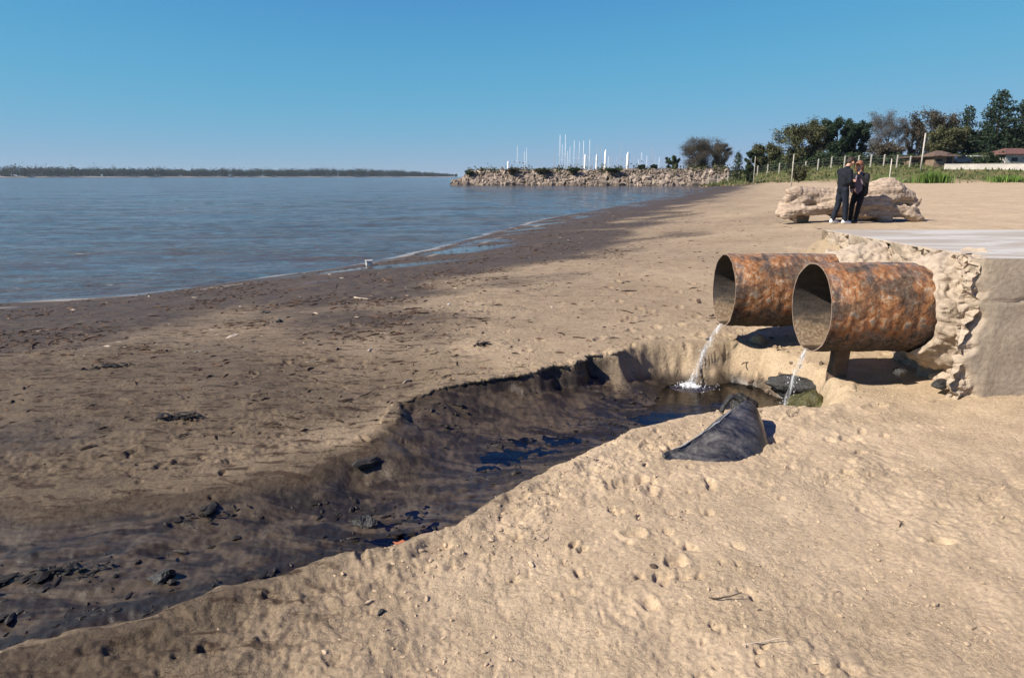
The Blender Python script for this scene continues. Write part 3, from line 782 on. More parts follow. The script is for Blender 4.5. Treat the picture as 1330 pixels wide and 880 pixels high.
# ------------------------------------------------------------------ rocks, stake and bits near the outfall
def rock_mesh(name, r, seed, sub=3, rough=.35, flat=1.0):
    bm = bmesh.new(); bmesh.ops.create_icosphere(bm, subdivisions=sub, radius=1)
    for v in bm.verts:
        p = v.co.copy()
        k = 1 + rough * mn(p.x, p.y, p.z, 1.1, seed) + rough * .45 * mn(p.x, p.y, p.z, 2.8, seed) + rough * .2 * mn(p.x, p.y, p.z, 7, seed)
        v.co = Vector((p.x * r[0], p.y * r[1], p.z * r[2] * flat)) * k
    return bm_mesh(name, bm, sub > 2)
def rock(name, label, cat, loc, r, mat, seed, rz=0, group=None, sub=4):
    o = link(name, rock_mesh(name, r, seed, sub), mat); o.location = loc; o.rotation_euler = (0, 0, rz)
    return tag(o, label, cat, group)
rock('mossy_rock', 'mossy olive rock under the thin water jet at the pit end', 'rock', (2.60, 5.72, -.30), (.15, .17, .16), M_moss, 3, .4)
rock('dark_rock', 'long black wet rock overhanging behind the mossy rock', 'rock', (2.66, 6.05, -.20), (.27, .12, .10), M_rockd, 6, -.35)
rock('dark_rock', 'black rock at the right end of the pit, right of the mossy rock', 'rock', (2.87, 5.55, -.13), (.10, .12, .12), M_rockd, 9, .2)
rock('dark_rock', 'small dark pointed rock behind the black plastic piece', 'rock', (2.10, 5.90, -.36), (.13, .12, .14), M_rockd, 12, .9)
rock('dark_rock', 'low dark stone between the water and the sand spit, left of the plastic', 'rock', (1.50, 5.35, -.37), (.16, .07, .06), M_rockd, 15, .1)
rock('sandy_rock', 'rounded sandy lump in the farther pipe shadow', 'rock', (2.60, 7.0, -.03), (.10, .09, .11), M_clod, 18, .1)
rock('dark_rock', 'black shard standing in the pit water left of the froth', 'rock', (1.30, 6.42, -.38), (.05, .15, .05), M_rockd, 19, -.5)
rock('dark_rock', 'dark broken lump under the nearer pipe against the concrete', 'rock', (3.20, 5.42, .13), (.055, .045, .04), M_rockd, 22, 0)
rock('dark_rock', 'dark broken lump at the foot of the concrete corner', 'rock', (3.36, 5.12, .12), (.07, .05, .035), M_rockd, 24, .3)
# wooden stake
bm = bmesh.new(); box_bm(bm, (0, 0, 0), (.13, .11, .46), 0, .012); bmesh.ops.subdivide_edges(bm, edges=bm.edges[:], cuts=3, use_grid_fill=True)
for v_ in bm.verts: v_.co += Vector((mn(*v_.co, 9, 3), mn(*v_.co, 9, 4), mn(*v_.co, 9, 5))) * .014
o = link('concrete_stub', bm_mesh('concrete_stub', bm), M_stub); o.location = (2.83, 5.72, .03); o.rotation_euler = (R(2), R(1), .15)
tag(o, 'short brown concrete stub standing under the nearer rusty pipe', 'support')
# litter bottle with orange cap on the bank
t = thing('bottle', 'small dark bottle with orange cap lying on the bank behind the water jet', 'bottle', (2.07, 7.02, -.13), .2)
link('bottle_body', tubes('bottle_body', [[((0, 0, .03), .016), ((.0, .01, .06), .021), ((.012, .02, .15), .021), ((.014, .02, .165), .010)]], 10), M_rockd, t)
link('cap', tubes('cap', [[((-.008, -.002, -.012), .024), ((-.002, 0, .028), .022)]], 10), M_orange, t)

def scatter(name, mat, pts, sizes, seed, elong=1.0, flat=.6, sub=0, smooth=False):
    """one joined mesh of small irregular lumps (vectorised)"""
    bm = bmesh.new(); bmesh.ops.create_icosphere(bm, subdivisions=max(1, sub + 1), radius=1)
    if sub == 0:
        bm.free(); bm = bmesh.new(); bmesh.ops.create_icosphere(bm, subdivisions=1, radius=1)
    V0 = np.array([v.co[:] for v in bm.verts]); F0 = np.array([[v.index for v in f.verts] for f in bm.faces]); bm.free()
    rng = np.random.default_rng(seed); n = len(pts)
    K = rng.uniform(.6, 1.35, (n, len(V0), 1)); sc = np.stack([rng.uniform(.8, 1.0 + elong, n), rng.uniform(.6, 1.1, n), rng.uniform(.5, 1, n) * flat * 1.4], -1)
    P = V0[None] * K * sc[:, None, :] * np.asarray(sizes)[:, None, None]
    a = rng.uniform(0, 6.28, n); ca, sa = np.cos(a)[:, None], np.sin(a)[:, None]
    X = P[..., 0] * ca - P[..., 1] * sa; Y = P[..., 0] * sa + P[..., 1] * ca
    P = np.stack([X, Y, P[..., 2]], -1) + np.asarray(pts)[:, None, :]
    F = F0[None] + (np.arange(n) * len(V0))[:, None, None]
    return link(name, npmesh(name, P.reshape(-1, 3), F.reshape(-1, 3), smooth), mat)
def ground_pts(n, sampler, seed):
    rng = np.random.default_rng(seed); x, y = sampler(rng, n)
    z, sd_, inm, dd, g, wet = terrain(x, y)
    return x, y, z, sd_, inm, dd, wet
# crumbs of dry sand
def smp(rng, n):
    r = 1.4 * np.exp(rng.uniform(0, math.log(9 / 1.4), n)); a = np.radians(rng.uniform(-42, 44, n)); return r * np.sin(a), r * np.cos(a)
x, y, z, sd_, inm, dd, wet = ground_pts(30000, smp, 5)
dens = ss(-.1, .45, fbm(x, y, 1.3, 3, 131)) * .8 + .08 + .9 * np.exp(-((dd + .2) / .2) ** 2) * (y < 4.6)
keep = (np.random.default_rng(3).uniform(0, 1, len(x)) < dens) & (inm < .1) & (wet < .5) & ~((x > 3.2) & (y > 4.9)) & (np.random.default_rng(13).uniform(0, 1, len(x)) < ss(-1.0, .7, x) + .01)
x, y, z, dd = x[keep], y[keep], z[keep], dd[keep]
sz = np.random.default_rng(8).lognormal(math.log(.0032), .5, len(x)) * (1 + .5 * np.exp(-((dd + .15) / .2) ** 2))
tag(stuff(scatter('sand_crumbs', M_clod, np.stack([x, y, z + sz * .15], -1), np.clip(sz, .0015, .014), 9)), 'loose crumbs of dry sand over the beach', 'sand crumbs')
# mud lumps and organic scum in channel
def smp2(rng, n): return rng.uniform(-4.5, 2.8, n), rng.uniform(1.6, 7, n)
x, y, z, sd_, inm, dd, wet = ground_pts(16000, smp2, 6)
keep = (inm > .75) & (np.random.default_rng(4).uniform(0, 1, len(x)) < ss(.0, .45, fbm(x * .5 + y * .2, y * 1.4 - x * .5, 1.5, 3, 141)) * .9 + .02)
x, y, z = x[keep], y[keep], z[keep]; sz = np.random.default_rng(2).lognormal(math.log(.008), .55, len(x))
tag(stuff(scatter('mud_clods', M_mudclod, np.stack([x, y, z + sz * .1], -1), np.clip(sz, .003, .028), 10, 1.5, .5)), 'black muddy lumps and scum on the channel bed', 'mud clods')
# stones between the two jets
rng = np.random.default_rng(12); n = 260
x = rng.normal(2.28, .22, n); y = rng.normal(6.2, .2, n); z = terrain(x, y)[0]; sz = rng.uniform(.008, .028, n)
z = np.maximum(z, -.40)
tag(stuff(scatter('gravel', M_stone, np.stack([x, y, z + sz * .2], -1), sz, 13, .5, .8)), 'brown gravel spit between the two water jets', 'gravel')
# beach litter: reeds, leaves, twigs in the wet band
def litter(name, mat, n, seed, ylim, lab, smin, smax, flt):
    rng = np.random.default_rng(seed)
    r = 5 * np.exp(rng.uniform(0, math.log(ylim / 5), n)); a = np.radians(rng.uniform(-42, 25, n)); x, y = r * np.sin(a), r * np.cos(a)
    z, sd_, inm, dd, g, wet = terrain(x, y)
    k = flt(x, y, sd_, wet, rng) & (inm < .05); x, y, z = x[k], y[k], z[k]; n = len(x)
    L = rng.lognormal(math.log(smin), .6, n); L = np.clip(L, smin * .4, smax); w_ = L * rng.uniform(.05, .22, n); h = np.minimum(w_, .012) * .8
    L = L * (1 + .012 * y); w_ = w_ * (1 + .02 * y)
    an = rng.normal(.35, .8, n); ca, sa = np.cos(an), np.sin(an)
    # three-sided bent stick: 6 points
    pts = []
    for (u, v, t) in ((-1, -1, 0), (-1, 1, 0), (0, 0, 1), (1, -1, 0), (1, 1, 0), (0, -1, 0), (0, 1, 0)):
        px = u * L / 2; py = v * w_ / 2 + (rng.uniform(-.12, .12, n) * L if u == 0 else 0); pz = t * h * 1.8 + (.003 if t == 0 else 0) + rng.uniform(0, .006, n) * abs(u)
        pts.append(np.stack([x + px * ca - py * sa, y + px * sa + py * ca, z + pz], -1))
    V = np.stack(pts, 1).reshape(-1, 3)
    F0 = np.array([(0, 2, 1), (0, 5, 2), (5, 3, 2), (3, 4, 2), (4, 6, 2), (6, 1, 2)])
    F = (F0[None] + (np.arange(n) * 7)[:, None, None]).reshape(-1, 3)
    o = stuff(link(name, npmesh(name, V, F[:, ::-1], False), mat)); tag(o, lab, 'beach litter'); return o
litter('plant_debris', M_litter, 60000, 21, 45, 'brown reeds and leaves strewn over the wet shore band', .035, .25,
       lambda x, y, sd, wet, rng: (sd > .3) & (rng.uniform(0, 1, len(x)) < ss(-.05, .4, fbm(x * .6 + y * .2, y - .5 * x, .8, 3, 151)) * ss(.0, .5, wet) * (1 - ss(7.5, 9.5, sd)) * 1.3 + .05))
litter('pale_debris', M_pale, 1500, 23, 40, 'scattered bleached bits of reed on the shore', .03, .2,
       lambda x, y, sd, wet, rng: (sd > .3) & (y > 5.5) & (rng.uniform(0, 1, len(x)) < ss(.1, .6, wet) * .5 + .12))
litter('dark_debris', M_stick, 2600, 25, 30, 'scattered dark twigs and bark on the sand', .03, .16,
       lambda x, y, sd, wet, rng: (sd > .3) & (rng.uniform(0, 1, len(x)) < .35))

# single pieces one can point at
def twig(name, label, cat, x, y, L, an, r, mat, seed, fork=True):
    rs = random.Random(seed); chs = []; p = Vector((-L / 2, 0, r)); d = Vector((1, 0, 0)); ch = [(p.copy(), r * .9)]
    for k in range(7):
        d = (d + Vector((0, rs.uniform(-.35, .35), rs.uniform(-.14, .16)))).normalized(); p = p + d * L / 7; p.z = max(p.z, r * .7); ch.append((p.copy(), r * (1 - .09 * k)))
        if fork and k in (2, 4):
            q = p.copy(); e = (d + Vector((0, rs.choice((-1, 1)) * 1.1, rs.uniform(.1, .5)))).normalized(); c2 = [(q.copy(), r * .6)]
            for m in range(3): q = q + e * L * .09; e = (e + Vector((rs.uniform(-.3, .3), rs.uniform(-.3, .3), -.15))).normalized(); c2.append((q.copy(), r * (.5 - .12 * m)))
            chs.append(c2)
    chs.append(ch)
    o = link(name, tubes(name, chs, 6), mat); o.location = (x, y, gz(x, y)); o.rotation_euler = (0, 0, an); return tag(o, label, cat)
twig('twig', 'forked pale-lit twig lying on the dry sand left of the farther pipe', 'twig', -.42, 8.5, .30, .1, .010, M_stick, 3)
twig('twig', 'thin dark twig in the foreground sand, bottom centre right', 'twig', .87, 2.44, .13, -.45, .004, M_stick, 5, False)
twig('twig', 'bleached forked stick lying in the brown litter of the wet shore', 'twig', -2.35, 10.6, .34, -.5, .014, M_pale, 7)
twig('twig', 'short black twig standing up in the sand bank between the two pipes', 'twig', 2.38, 6.78, .2, 1.1, .006, M_stick, 9)
twig('twig', 'small twig tuft on the sand right of the black plastic piece', 'twig', 1.95, 3.11, .09, .8, .004, M_stick, 10)
twig('twig', 'pale thin reed in the lower right foreground', 'twig', .93, 2.22, .16, .25, .003, M_pale, 14, False)
twig('twig', 'dark curved reed half sunk at the left pit bank top', 'twig', -1.2, 5.6, .22, .3, .007, M_stick, 17)
def lump(label, x, y, r, mat, seed, sink=.3, name='debris_lump', cat='debris lump', rz=0):
    o = link(name, rock_mesh(name, [q * .85 for q in r], seed, 2, .85), mat); o.location = (x, y, gz(x, y) + r[2] * (1 - sink) * .4); o.rotation_euler = (0, 0, rz)
    return tag(o, label, cat)
def tangle(label, x, y, rx, ry, n, seed, rz=0):
    rng = np.random.default_rng(seed); a = rng.uniform(0, 6.28, n); q = np.abs(rng.normal(0, .45, n)); u, v_ = q * np.cos(a) * rx, q * np.sin(a) * ry
    px_ = x + u * math.cos(rz) - v_ * math.sin(rz); py_ = y + u * math.sin(rz) + v_ * math.cos(rz); z = terrain(px_, py_)[0]
    sz = rng.lognormal(math.log(.009), .45, n); o = scatter('debris_tangle', M_blackbits, np.stack([px_, py_, z + sz * .5 + rng.exponential(.008, n)], -1), sz, seed, 2.2, .35)
    stuff(o); return tag(o, label, 'debris tangle')
M_blackbits = simple('black_sodden_leaves', (.016, .013, .011), .7, .5, 30, island=.7)
tangle('flat tangle of black debris on damp sand at far left', -3.88, 6.35, .34, .10, 90, 31, .15)
tangle('second black debris patch on sand, nearer than the far left tangle', -2.51, 4.92, .24, .08, 110, 32, .1)
tangle('black leaf litter at the foot of the left channel bank', -1.75, 3.55, .30, .10, 45, 33, .5)
tangle('black sodden litter in the mud above the near sand edge', -1.2, 3.0, .40, .08, 70, 34, .35)
tangle('black scum in the mud at the lower left', -2.3, 3.0, .55, .10, 80, 35, .3)
tangle('dark tuft of weed on the sand just behind the pit', -.3, 6.9, .14, .05, 50, 36, .2)
lump('tiny black lump of bark in the trodden foreground sand', .63, 2.72, (.02, .014, .012), M_stick, 35, .4)
lump('black chip on the lower left foreground sand', -.53, 2.42, (.022, .012, .012), M_rockd, 36, .3, rz=1.1)
lump('dark stone on brown wet sand near the litter band', -3.0, 8.6, (.06, .035, .03), M_rockd, 38, .2)
lump('dark stone left of its neighbour on the brown wet sand', -3.45, 9.4, (.07, .035, .03), M_rockd, 39, .2)
lump('reddish brick fragment in the black channel mud', -.62, 3.42, (.05, .03, .025), simple('red_brick', (.28, .09, .045), .8, .2, 20), 41, .2, 'brick_fragment', 'brick')
lump('black stone in channel mud beside the brick fragment', -.85, 3.62, (.07, .05, .04), M_rockd, 42, .1)
lump('black clod in the lower left channel', -1.72, 3.0, (.06, .045, .035), M_rockd, 43, .1)
lump('broken mud slab at the channel edge near the left bank', -.98, 4.25, (.11, .05, .03), M_mudclod, 45, .2, 'mud_slab', 'mud slab', .5)
lump('pale pebble on the sand behind the pit', .55, 9.3, (.03, .025, .02), M_pale, 47, .2, 'pebble', 'pebble')
lump('white pebble on the far wet shore', -.9, 9.6, (.025, .02, .02), M_white, 48, .1, 'pebble', 'pebble')
# white plastic crate piece at the shore
t = thing('plastic_tub', 'small white plastic tub stranded on the wet shore', 'plastic tub', (-3.62, 17.25, gz(-3.62, 17.25)), .3)
box('tub_body', (0, 0, .06), (.16, .13, .14), M_white, t, 0, .02); box('tub_rim', (0, 0, .135), (.19, .16, .018), M_white, t, 0, .006)

# ------------------------------------------------------------------ solid bodies from blended limbs
def solid(name, prims, mat, parent, voxel=.012, smooth=6, disp=None, flat=None):
    bm = bmesh.new()
    for pr in prims:
        if pr[0] == 'e':                                          # ellipsoid: centre, radii, rotation
            _, c, r, rot = pr
            m = Matrix.Translation(c) @ Matrix.Rotation(rot[2], 4, 'Z') @ Matrix.Rotation(rot[1], 4, 'Y') @ Matrix.Rotation(rot[0], 4, 'X') @ Matrix.Diagonal((*r, 1))
            bmesh.ops.create_icosphere(bm, subdivisions=3, radius=1, matrix=m); continue
        _, p0, r0, p1, r1 = pr
        p0, p1 = Vector(p0), Vector(p1); d = p1 - p0; q = d.to_track_quat('Z', 'Y').to_matrix().to_4x4()
        bmesh.ops.create_icosphere(bm, subdivisions=2, radius=r0, matrix=Matrix.Translation(p0))
        bmesh.ops.create_icosphere(bm, subdivisions=2, radius=r1, matrix=Matrix.Translation(p1))
        bmesh.ops.create_cone(bm, cap_ends=True, segments=16, radius1=r0, radius2=r1, depth=d.length, matrix=Matrix.Translation((p0 + p1) / 2) @ q)
    me = bm_mesh(name, bm, True)
    tmp = bpy.data.objects.new('tmp', me); C.objects.link(tmp)
    a = tmp.modifiers.new('r', 'REMESH'); a.mode = 'VOXEL'; a.voxel_size = voxel
    b = tmp.modifiers.new('s', 'SMOOTH'); b.iterations = smooth; b.factor = .5
    dg = bpy.context.evaluated_depsgraph_get(); dg.update()
    out = bpy.data.meshes.new_from_object(tmp.evaluated_get(dg)); out.name = name
    bpy.data.objects.remove(tmp); bpy.data.meshes.remove(me)
    if disp:
        n = len(out.vertices); no = np.empty(n * 3, np.float32); co = np.empty(n * 3, np.float32)
        out.vertices.foreach_get('co', co); out.vertex_normals.foreach_get('vector', no)
        co = co.reshape(-1, 3); no = no.reshape(-1, 3)
        co += no * np.array([disp(*p) for p in co], dtype=np.float32)[:, None]
        out.vertices.foreach_set('co', co.ravel()); out.update()
    out.polygons.foreach_set('use_smooth', np.full(len(out.polygons), True)); out.materials.clear()
    return link(name, out, mat, parent)

# ------------------------------------------------------------------ driftwood trunk
def build_log():
    gzl = gz(9.6, 20.2)
    root = thing('driftwood_log', 'huge bleached driftwood trunk with torn roots lying behind the couple', 'driftwood trunk', (9.88, 20.40, gzl))
    c = lambda p0, r0, p1, r1: ('c', p0, r0, p1, r1)
    P = [c((-1.25, .15, .62), .25, (-.2, .12, .54), .40), c((-.2, .12, .52), .44, (.75, .12, .52), .50),
         c((.7, .15, .66), .46, (1.25, .1, .80), .40), c((.95, .12, .95), .30, (1.2, .1, .98), .27), c((1.25, .1, .78), .38, (1.72, 0, .70), .20), c((1.7, 0, .72), .18, (1.92, 0, .48), .13), c((1.90, 0, .50), .12, (2.02, -.05, .62), .07),
         c((.9, -.05, .4), .36, (1.05, -.1, .05), .20), c((1.15, -.1, .34), .20, (1.75, -.2, .26), .16), c((1.6, -.2, .26), .16, (2.02, -.25, .08), .11), c((1.85, -.1, .36), .12, (2.02, -.15, .1), .10),
         c((1.2, .35, .4), .3, (1.6, .35, .35), .2), c((.8, .3, .9), .24, (1.3, .25, 1.02), .2),
         c((-.95, .1, .72), .24, (-1.55, .0, .80), .18), c((.1, .12, .72), .30, (-1.0, .1, .72), .22), c((-1.55, 0, .84), .19, (-1.80, -.05, .86), .10), c((-1.75, 0, .74), .15, (-1.88, -.05, .60), .12),
         c((-1.3, .0, .58), .22, (-1.82, -.1, .42), .15), c((-1.82, -.1, .38), .18, (-2.05, -.1, .26), .14),
         c((-.4, -.2, .44), .20, (-1.45, -.36, .30), .12), c((-1.45, -.32, .34), .15, (-2.0, -.3, .22), .12), c((-1.72, -.25, .24), .09, (-1.62, -.28, -.02), .07),
         c((-1.95, .1, .5), .10, (-2.0, .1, .3), .09), c((-1.7, .3, .4), .2, (-1.2, .3, .1), .22)]
    def dsp(x, y, z):
        f = mn(x * .35, y * 2.2, z * 2.2, 2.6, 3)
        return .05 * f + .035 * mn(x * .5, y, z, 6, 4) + .02 * mn(x, y, z, 13, 5) - .05 * max(0, mn(x * .25, y * 1.5, z * 1.5, 3.5, 9) - .18)
    solid('trunk', P, M_drift, root, .028, 3, dsp)
build_log()

# ------------------------------------------------------------------ the couple
M_skin = simple('skin', (.52, .30, .21), .55, .08, 12)
M_navy = simple('navy_cloth', (.006, .008, .014), .85, .3, 14, 60, .4, .01)
M_black = simple('black_cloth', (.010, .010, .012), .85, .3, 14, 60, .4, .01)
M_jeans = simple('dark_blue_cloth', (.008, .012, .022), .85, .3, 14, 60, .4, .01)
M_shoe = simple('white_shoes', (.78, .77, .76), .5, .05, 20)
M_darkshoe = simple('black_shoes', (.02, .02, .02), .5, .2, 20)
M_hairb = simple('dark_brown_hair', (.035, .022, .015), .6, .4, 40)
M_hairr = simple('light_red_hair', (.22, .10, .055), .6, .35, 30)
M_mauve = simple('mauve_shirt', (.17, .13, .17), .8, .2, 14)
M_eye = simple('dark_eyes', (.03, .02, .015), .3, .1, 5)
def cap(p0, r0, p1, r1): return ('c', p0, r0, p1, r1)
def hand(prims, wrist, d, side, palm_n, curl=.4):
    """palm, four unequal bent fingers and a thumb leaving the side of the palm"""
    w_ = Vector(wrist); d = Vector(d).normalized(); n = Vector(palm_n).normalized(); s = d.cross(n).normalized() * side
    pc = w_ + d * .05
    for k, (o, L) in enumerate(((-.03, .070), (-.010, .080), (.010, .075), (.028, .058))):
        a = w_ + d * .02 + s * o * .7; b = w_ + d * .088 + s * o
        prims.append(cap(a, .014, b, .0125))
        m1 = b + (d * math.cos(curl) + n * math.sin(curl)) * L * .5; m2 = m1 + (d * math.cos(curl * 2.2) + n * math.sin(curl * 2.2)) * L * .5
        prims.append(cap(b, .0105, m1, .0095)); prims.append(cap(m1, .0095, m2, .008))
    tb = w_ + d * .03 - s * .03; t1 = tb + (d * .7 - s * .6 + n * .3).normalized() * .035; t2 = t1 + (d * .9 - s * .1 + n * .4).normalized() * .03
    prims += [cap(tb, .014, t1, .0125), cap(t1, .0115, t2, .009)]
def head_prims(c, f, up, r=.098):
    """skull, jaw, nose, ears, brow looking along f"""
    c = Vector(c); f = Vector(f).normalized(); up = Vector(up).normalized(); s = f.cross(up).normalized(); up = s.cross(f).normalized()
    A = [cap(c + up * .035 - f * .02, r, c + up * .02 + f * .012, r * .92), cap(c - up * .03 + f * .03, .066, c - up * .083 + f * .058, .034),
         cap(c + up * .012 + f * .092, .012, c - up * .026 + f * .114, .014), cap(c + up * .035 + f * .082 - s * .035, .016, c + up * .035 + f * .082 + s * .035, .016),
         cap(c - up * .052 + f * .088 - s * .018, .010, c - up * .052 + f * .088 + s * .018, .010)]
    for q in (-1, 1): A.append(cap(c + s * q * .092 + up * .012, .018, c + s * q * .094 - up * .02, .012))
    return A, (c, f, up, s)
def eyes(parent, fr):
    c, f, up, s = fr
    for q in (-1, 1):
        bm = bmesh.new(); bmesh.ops.create_icosphere(bm, subdivisions=2, radius=.0115, matrix=Matrix.Translation(c + f * .089 + s * q * .034 + up * .012))
        link('eye', bm_mesh('eye', bm, True), M_eye, parent)

def build_man():
    x, y = 9.20, 19.42
    root = thing('person', 'person in dark jacket and trousers with white shoes bowing his head', 'person', (x, y, gz(x, y)), R(14))
    b = []
    hp, fr = head_prims((.17, .02, 1.665), (.80, .05, -.62), (.5, 0, .8))
    b += hp; b += [cap((.03, 0, 1.50), .058, (.12, .01, 1.62), .056)]
    b += [cap((0, 0, 1.0), .11, (.015, 0, 1.36), .10)]
    for s in (-1, 1):
        kx = .05 if s < 0 else -.02; ax = .06 if s < 0 else -.14
        b += [cap((0, .09 * s, .95), .085, (kx, .11 * s, .52), .058), cap((kx, .11 * s, .52), .056, (ax, .12 * s, .10), .038), cap((ax - .02, .12 * s, .05), .036, (ax + .13, .13 * s, .035), .03)]
        b += [cap((.0, 0, 1.42), .05, (.0, .20 * s, 1.42), .045)]
    b += [cap((.0, -.22, 1.42), .046, (-.02, -.27, 1.15), .038), cap((-.02, -.27, 1.15), .036, (.18, -.20, .98), .026)]
    hand(b, (.18, -.20, .98), (.8, .25, -.5), 1, (.2, .6, -.4), .5)
    b += [cap((.0, .22, 1.42), .046, (.12, .27, 1.18), .038), cap((.12, .27, 1.18), .036, (.36, .20, 1.16), .026)]
    hand(b, (.36, .20, 1.16), (1, -.1, .1), -1, (0, -1, 0), .5)
    solid('body', b, M_skin, root, .0085, 3); eyes(root, fr)
    j = [cap((0, 0, .93), .150, (.0, 0, 1.12), .148), cap((0, -.05, 1.1), .14, (.015, -.07, 1.38), .135), cap((0, .05, 1.1), .14, (.015, .07, 1.38), .135), cap((.0, -.15, 1.44), .078, (.0, .15, 1.44), .078), cap((.03, 0, 1.47), .082, (.065, 0, 1.53), .070)]
    j += [cap((.0, -.20, 1.43), .078, (-.02, -.27, 1.15), .062), cap((-.02, -.27, 1.15), .060, (.165, -.205, .99), .045)]
    j += [cap((.0, .20, 1.43), .078, (.12, .27, 1.18), .060), cap((.12, .27, 1.18), .060, (.34, .20, 1.16), .044)]
    wr = lambda a: (lambda px, py, pz: a * (mn(px, py, pz, 9, 2) + .6 * mn(px, py, pz * 2, 20, 4)))
    solid('jacket', j, M_navy, root, .012, 16, wr(.010))
    tr = [cap((0, -.04, .95), .130, (0, .04, .95), .130)]
    for s in (-1, 1):
        kx = .05 if s < 0 else -.02; ax = .06 if s < 0 else -.14
        tr += [cap((0, .085 * s, .93), .108, (kx, .11 * s, .52), .082), cap((kx, .11 * s, .52), .080, (ax, .12 * s, .115), .068)]
    solid('trousers', tr, M_jeans, root, .012, 4, wr(.010))
    for s in (-1, 1):
        ax = .06 if s < 0 else -.14
        solid('shoe', [cap((ax - .045, .12 * s, .052), .050, (ax + .06, .125 * s, .052), .052), cap((ax + .06, .125 * s, .048), .050, (ax + .165, .13 * s, .038), .040), cap((ax - .03, .12 * s, .10), .046, (ax - .01, .12 * s, .09), .048)], M_shoe, root, .009, 3)
    c, f, up, s = fr
    solid('hair', [cap(c + up * .055 - f * .035, .104, c + up * .062 + f * .02, .092), cap(c - f * .05 + up * .02, .088, c - f * .055 - up * .02, .07)], M_hairb, root, .009, 2, lambda px, py, pz: .006 * mn(px, py, pz, 40, 3))
build_man()
def build_woman():
    x, y = 9.66, 19.58
    root = thing('person', 'person in open black jacket over mauve shirt leaning on driftwood, hand at face', 'person', (x, y, gz(x, y)), R(215))
    b = []                                                          # +x is where she faces
    hp, fr = head_prims((-.06, -.03, 1.555), (.9, .25, -.25), (.15, 0, 1)); b += hp
    b += [cap((-.14, 0, 1.38), .050, (-.09, -.02, 1.49), .048), cap((-.17, 0, .92), .11, (-.15, 0, 1.26), .105)]
    for s in (-1, 1):
        b += [cap((-.15, .085 * s, .88), .082, (-.02, .10 * s, .48), .054), cap((-.02, .10 * s, .48), .052, (.03 * s + .03, .09 * s, .09), .034), cap((.01 + .03 * s, .09 * s, .045), .032, (.14 + .03 * s, .10 * s, .03), .026)]
    b += [cap((-.14, .17, 1.31), .042, (-.02, .24, 1.12), .034), cap((-.02, .24, 1.12), .033, (.075, .05, 1.36), .024)]
    hand(b, (.075, .045, 1.37), (-.15, -.1, 1), 1, (-.9, 0, 0), .35)
    b += [cap((-.14, -.17, 1.31), .042, (-.16, -.25, 1.06), .034), cap((-.16, -.25, 1.06), .033, (.02, -.16, .93), .024)]
    hand(b, (.02, -.16, .93), (.7, .5, -.3), -1, (0, .5, -.6), .5)
    solid('body', b, M_skin, root, .0085, 3); eyes(root, fr)
    wr = lambda a: (lambda px, py, pz: a * (mn(px, py, pz, 9, 2) + .6 * mn(px, py, pz * 2, 20, 4)))
    solid('shirt', [cap((-.155, -.03, .88), .128, (-.14, -.03, 1.26), .118), cap((-.155, .03, .88), .128, (-.14, .03, 1.26), .118), cap((-.13, 0, 1.34), .065, (-.12, 0, 1.38), .06)], M_mauve, root, .012, 4, wr(.006))
    j = [cap((-.20, -.07, .84), .135, (-.175, -.09, 1.27), .118), cap((-.20, .07, .84), .135, (-.175, .09, 1.27), .118), cap((-.16, -.15, 1.32), .068, (-.16, .15, 1.32), .068),
         cap((-.14, .18, 1.31), .070, (-.02, .245, 1.12), .056), cap((-.02, .24, 1.12), .054, (.068, .07, 1.335), .040),
         cap((-.14, -.18, 1.31), .070, (-.16, -.255, 1.06), .056), cap((-.16, -.25, 1.06), .054, (.0, -.17, .94), .040),
         cap((-.10, -.16, .86), .05, (-.10, -.14, 1.28), .045), cap((-.10, .16, .86), .05, (-.10, .14, 1.28), .045)]
    solid('jacket', j, M_black, root, .012, 16, wr(.009))
    tr = [cap((-.16, -.04, .88), .122, (-.16, .04, .88), .122)]
    for s in (-1, 1): tr += [cap((-.15, .08 * s, .87), .102, (-.02, .10 * s, .48), .072), cap((-.02, .10 * s, .48), .070, (.03 * s + .03, .09 * s, .10), .056)]
    solid('trousers', tr, M_black, root, .012, 4, wr(.008))
    for s in (-1, 1):
        ax = .03 + .03 * s
        solid('shoe', [cap((ax - .04, .09 * s, .045), .044, (ax + .05, .095 * s, .045), .045), cap((ax + .05, .095 * s, .042), .044, (ax + .14, .10 * s, .034), .035)], M_darkshoe, root, .009, 3)
    c, f, up, s = fr
    solid('hair', [cap(c + up * .055 - f * .04, .106, c + up * .066 + f * .015, .094), cap(c - f * .06 + up * .02, .094, c - f * .075 - up * .09, .075), cap(c + s * .07 - f * .02, .05, c + s * .075 - up * .12 - f * .03, .04), cap(c - s * .07 - f * .02, .05, c - s * .075 - up * .12 - f * .03, .04)], M_hairr, root, .009, 2, lambda px, py, pz: .006 * mn(px, py, pz, 40, 3))
build_woman()

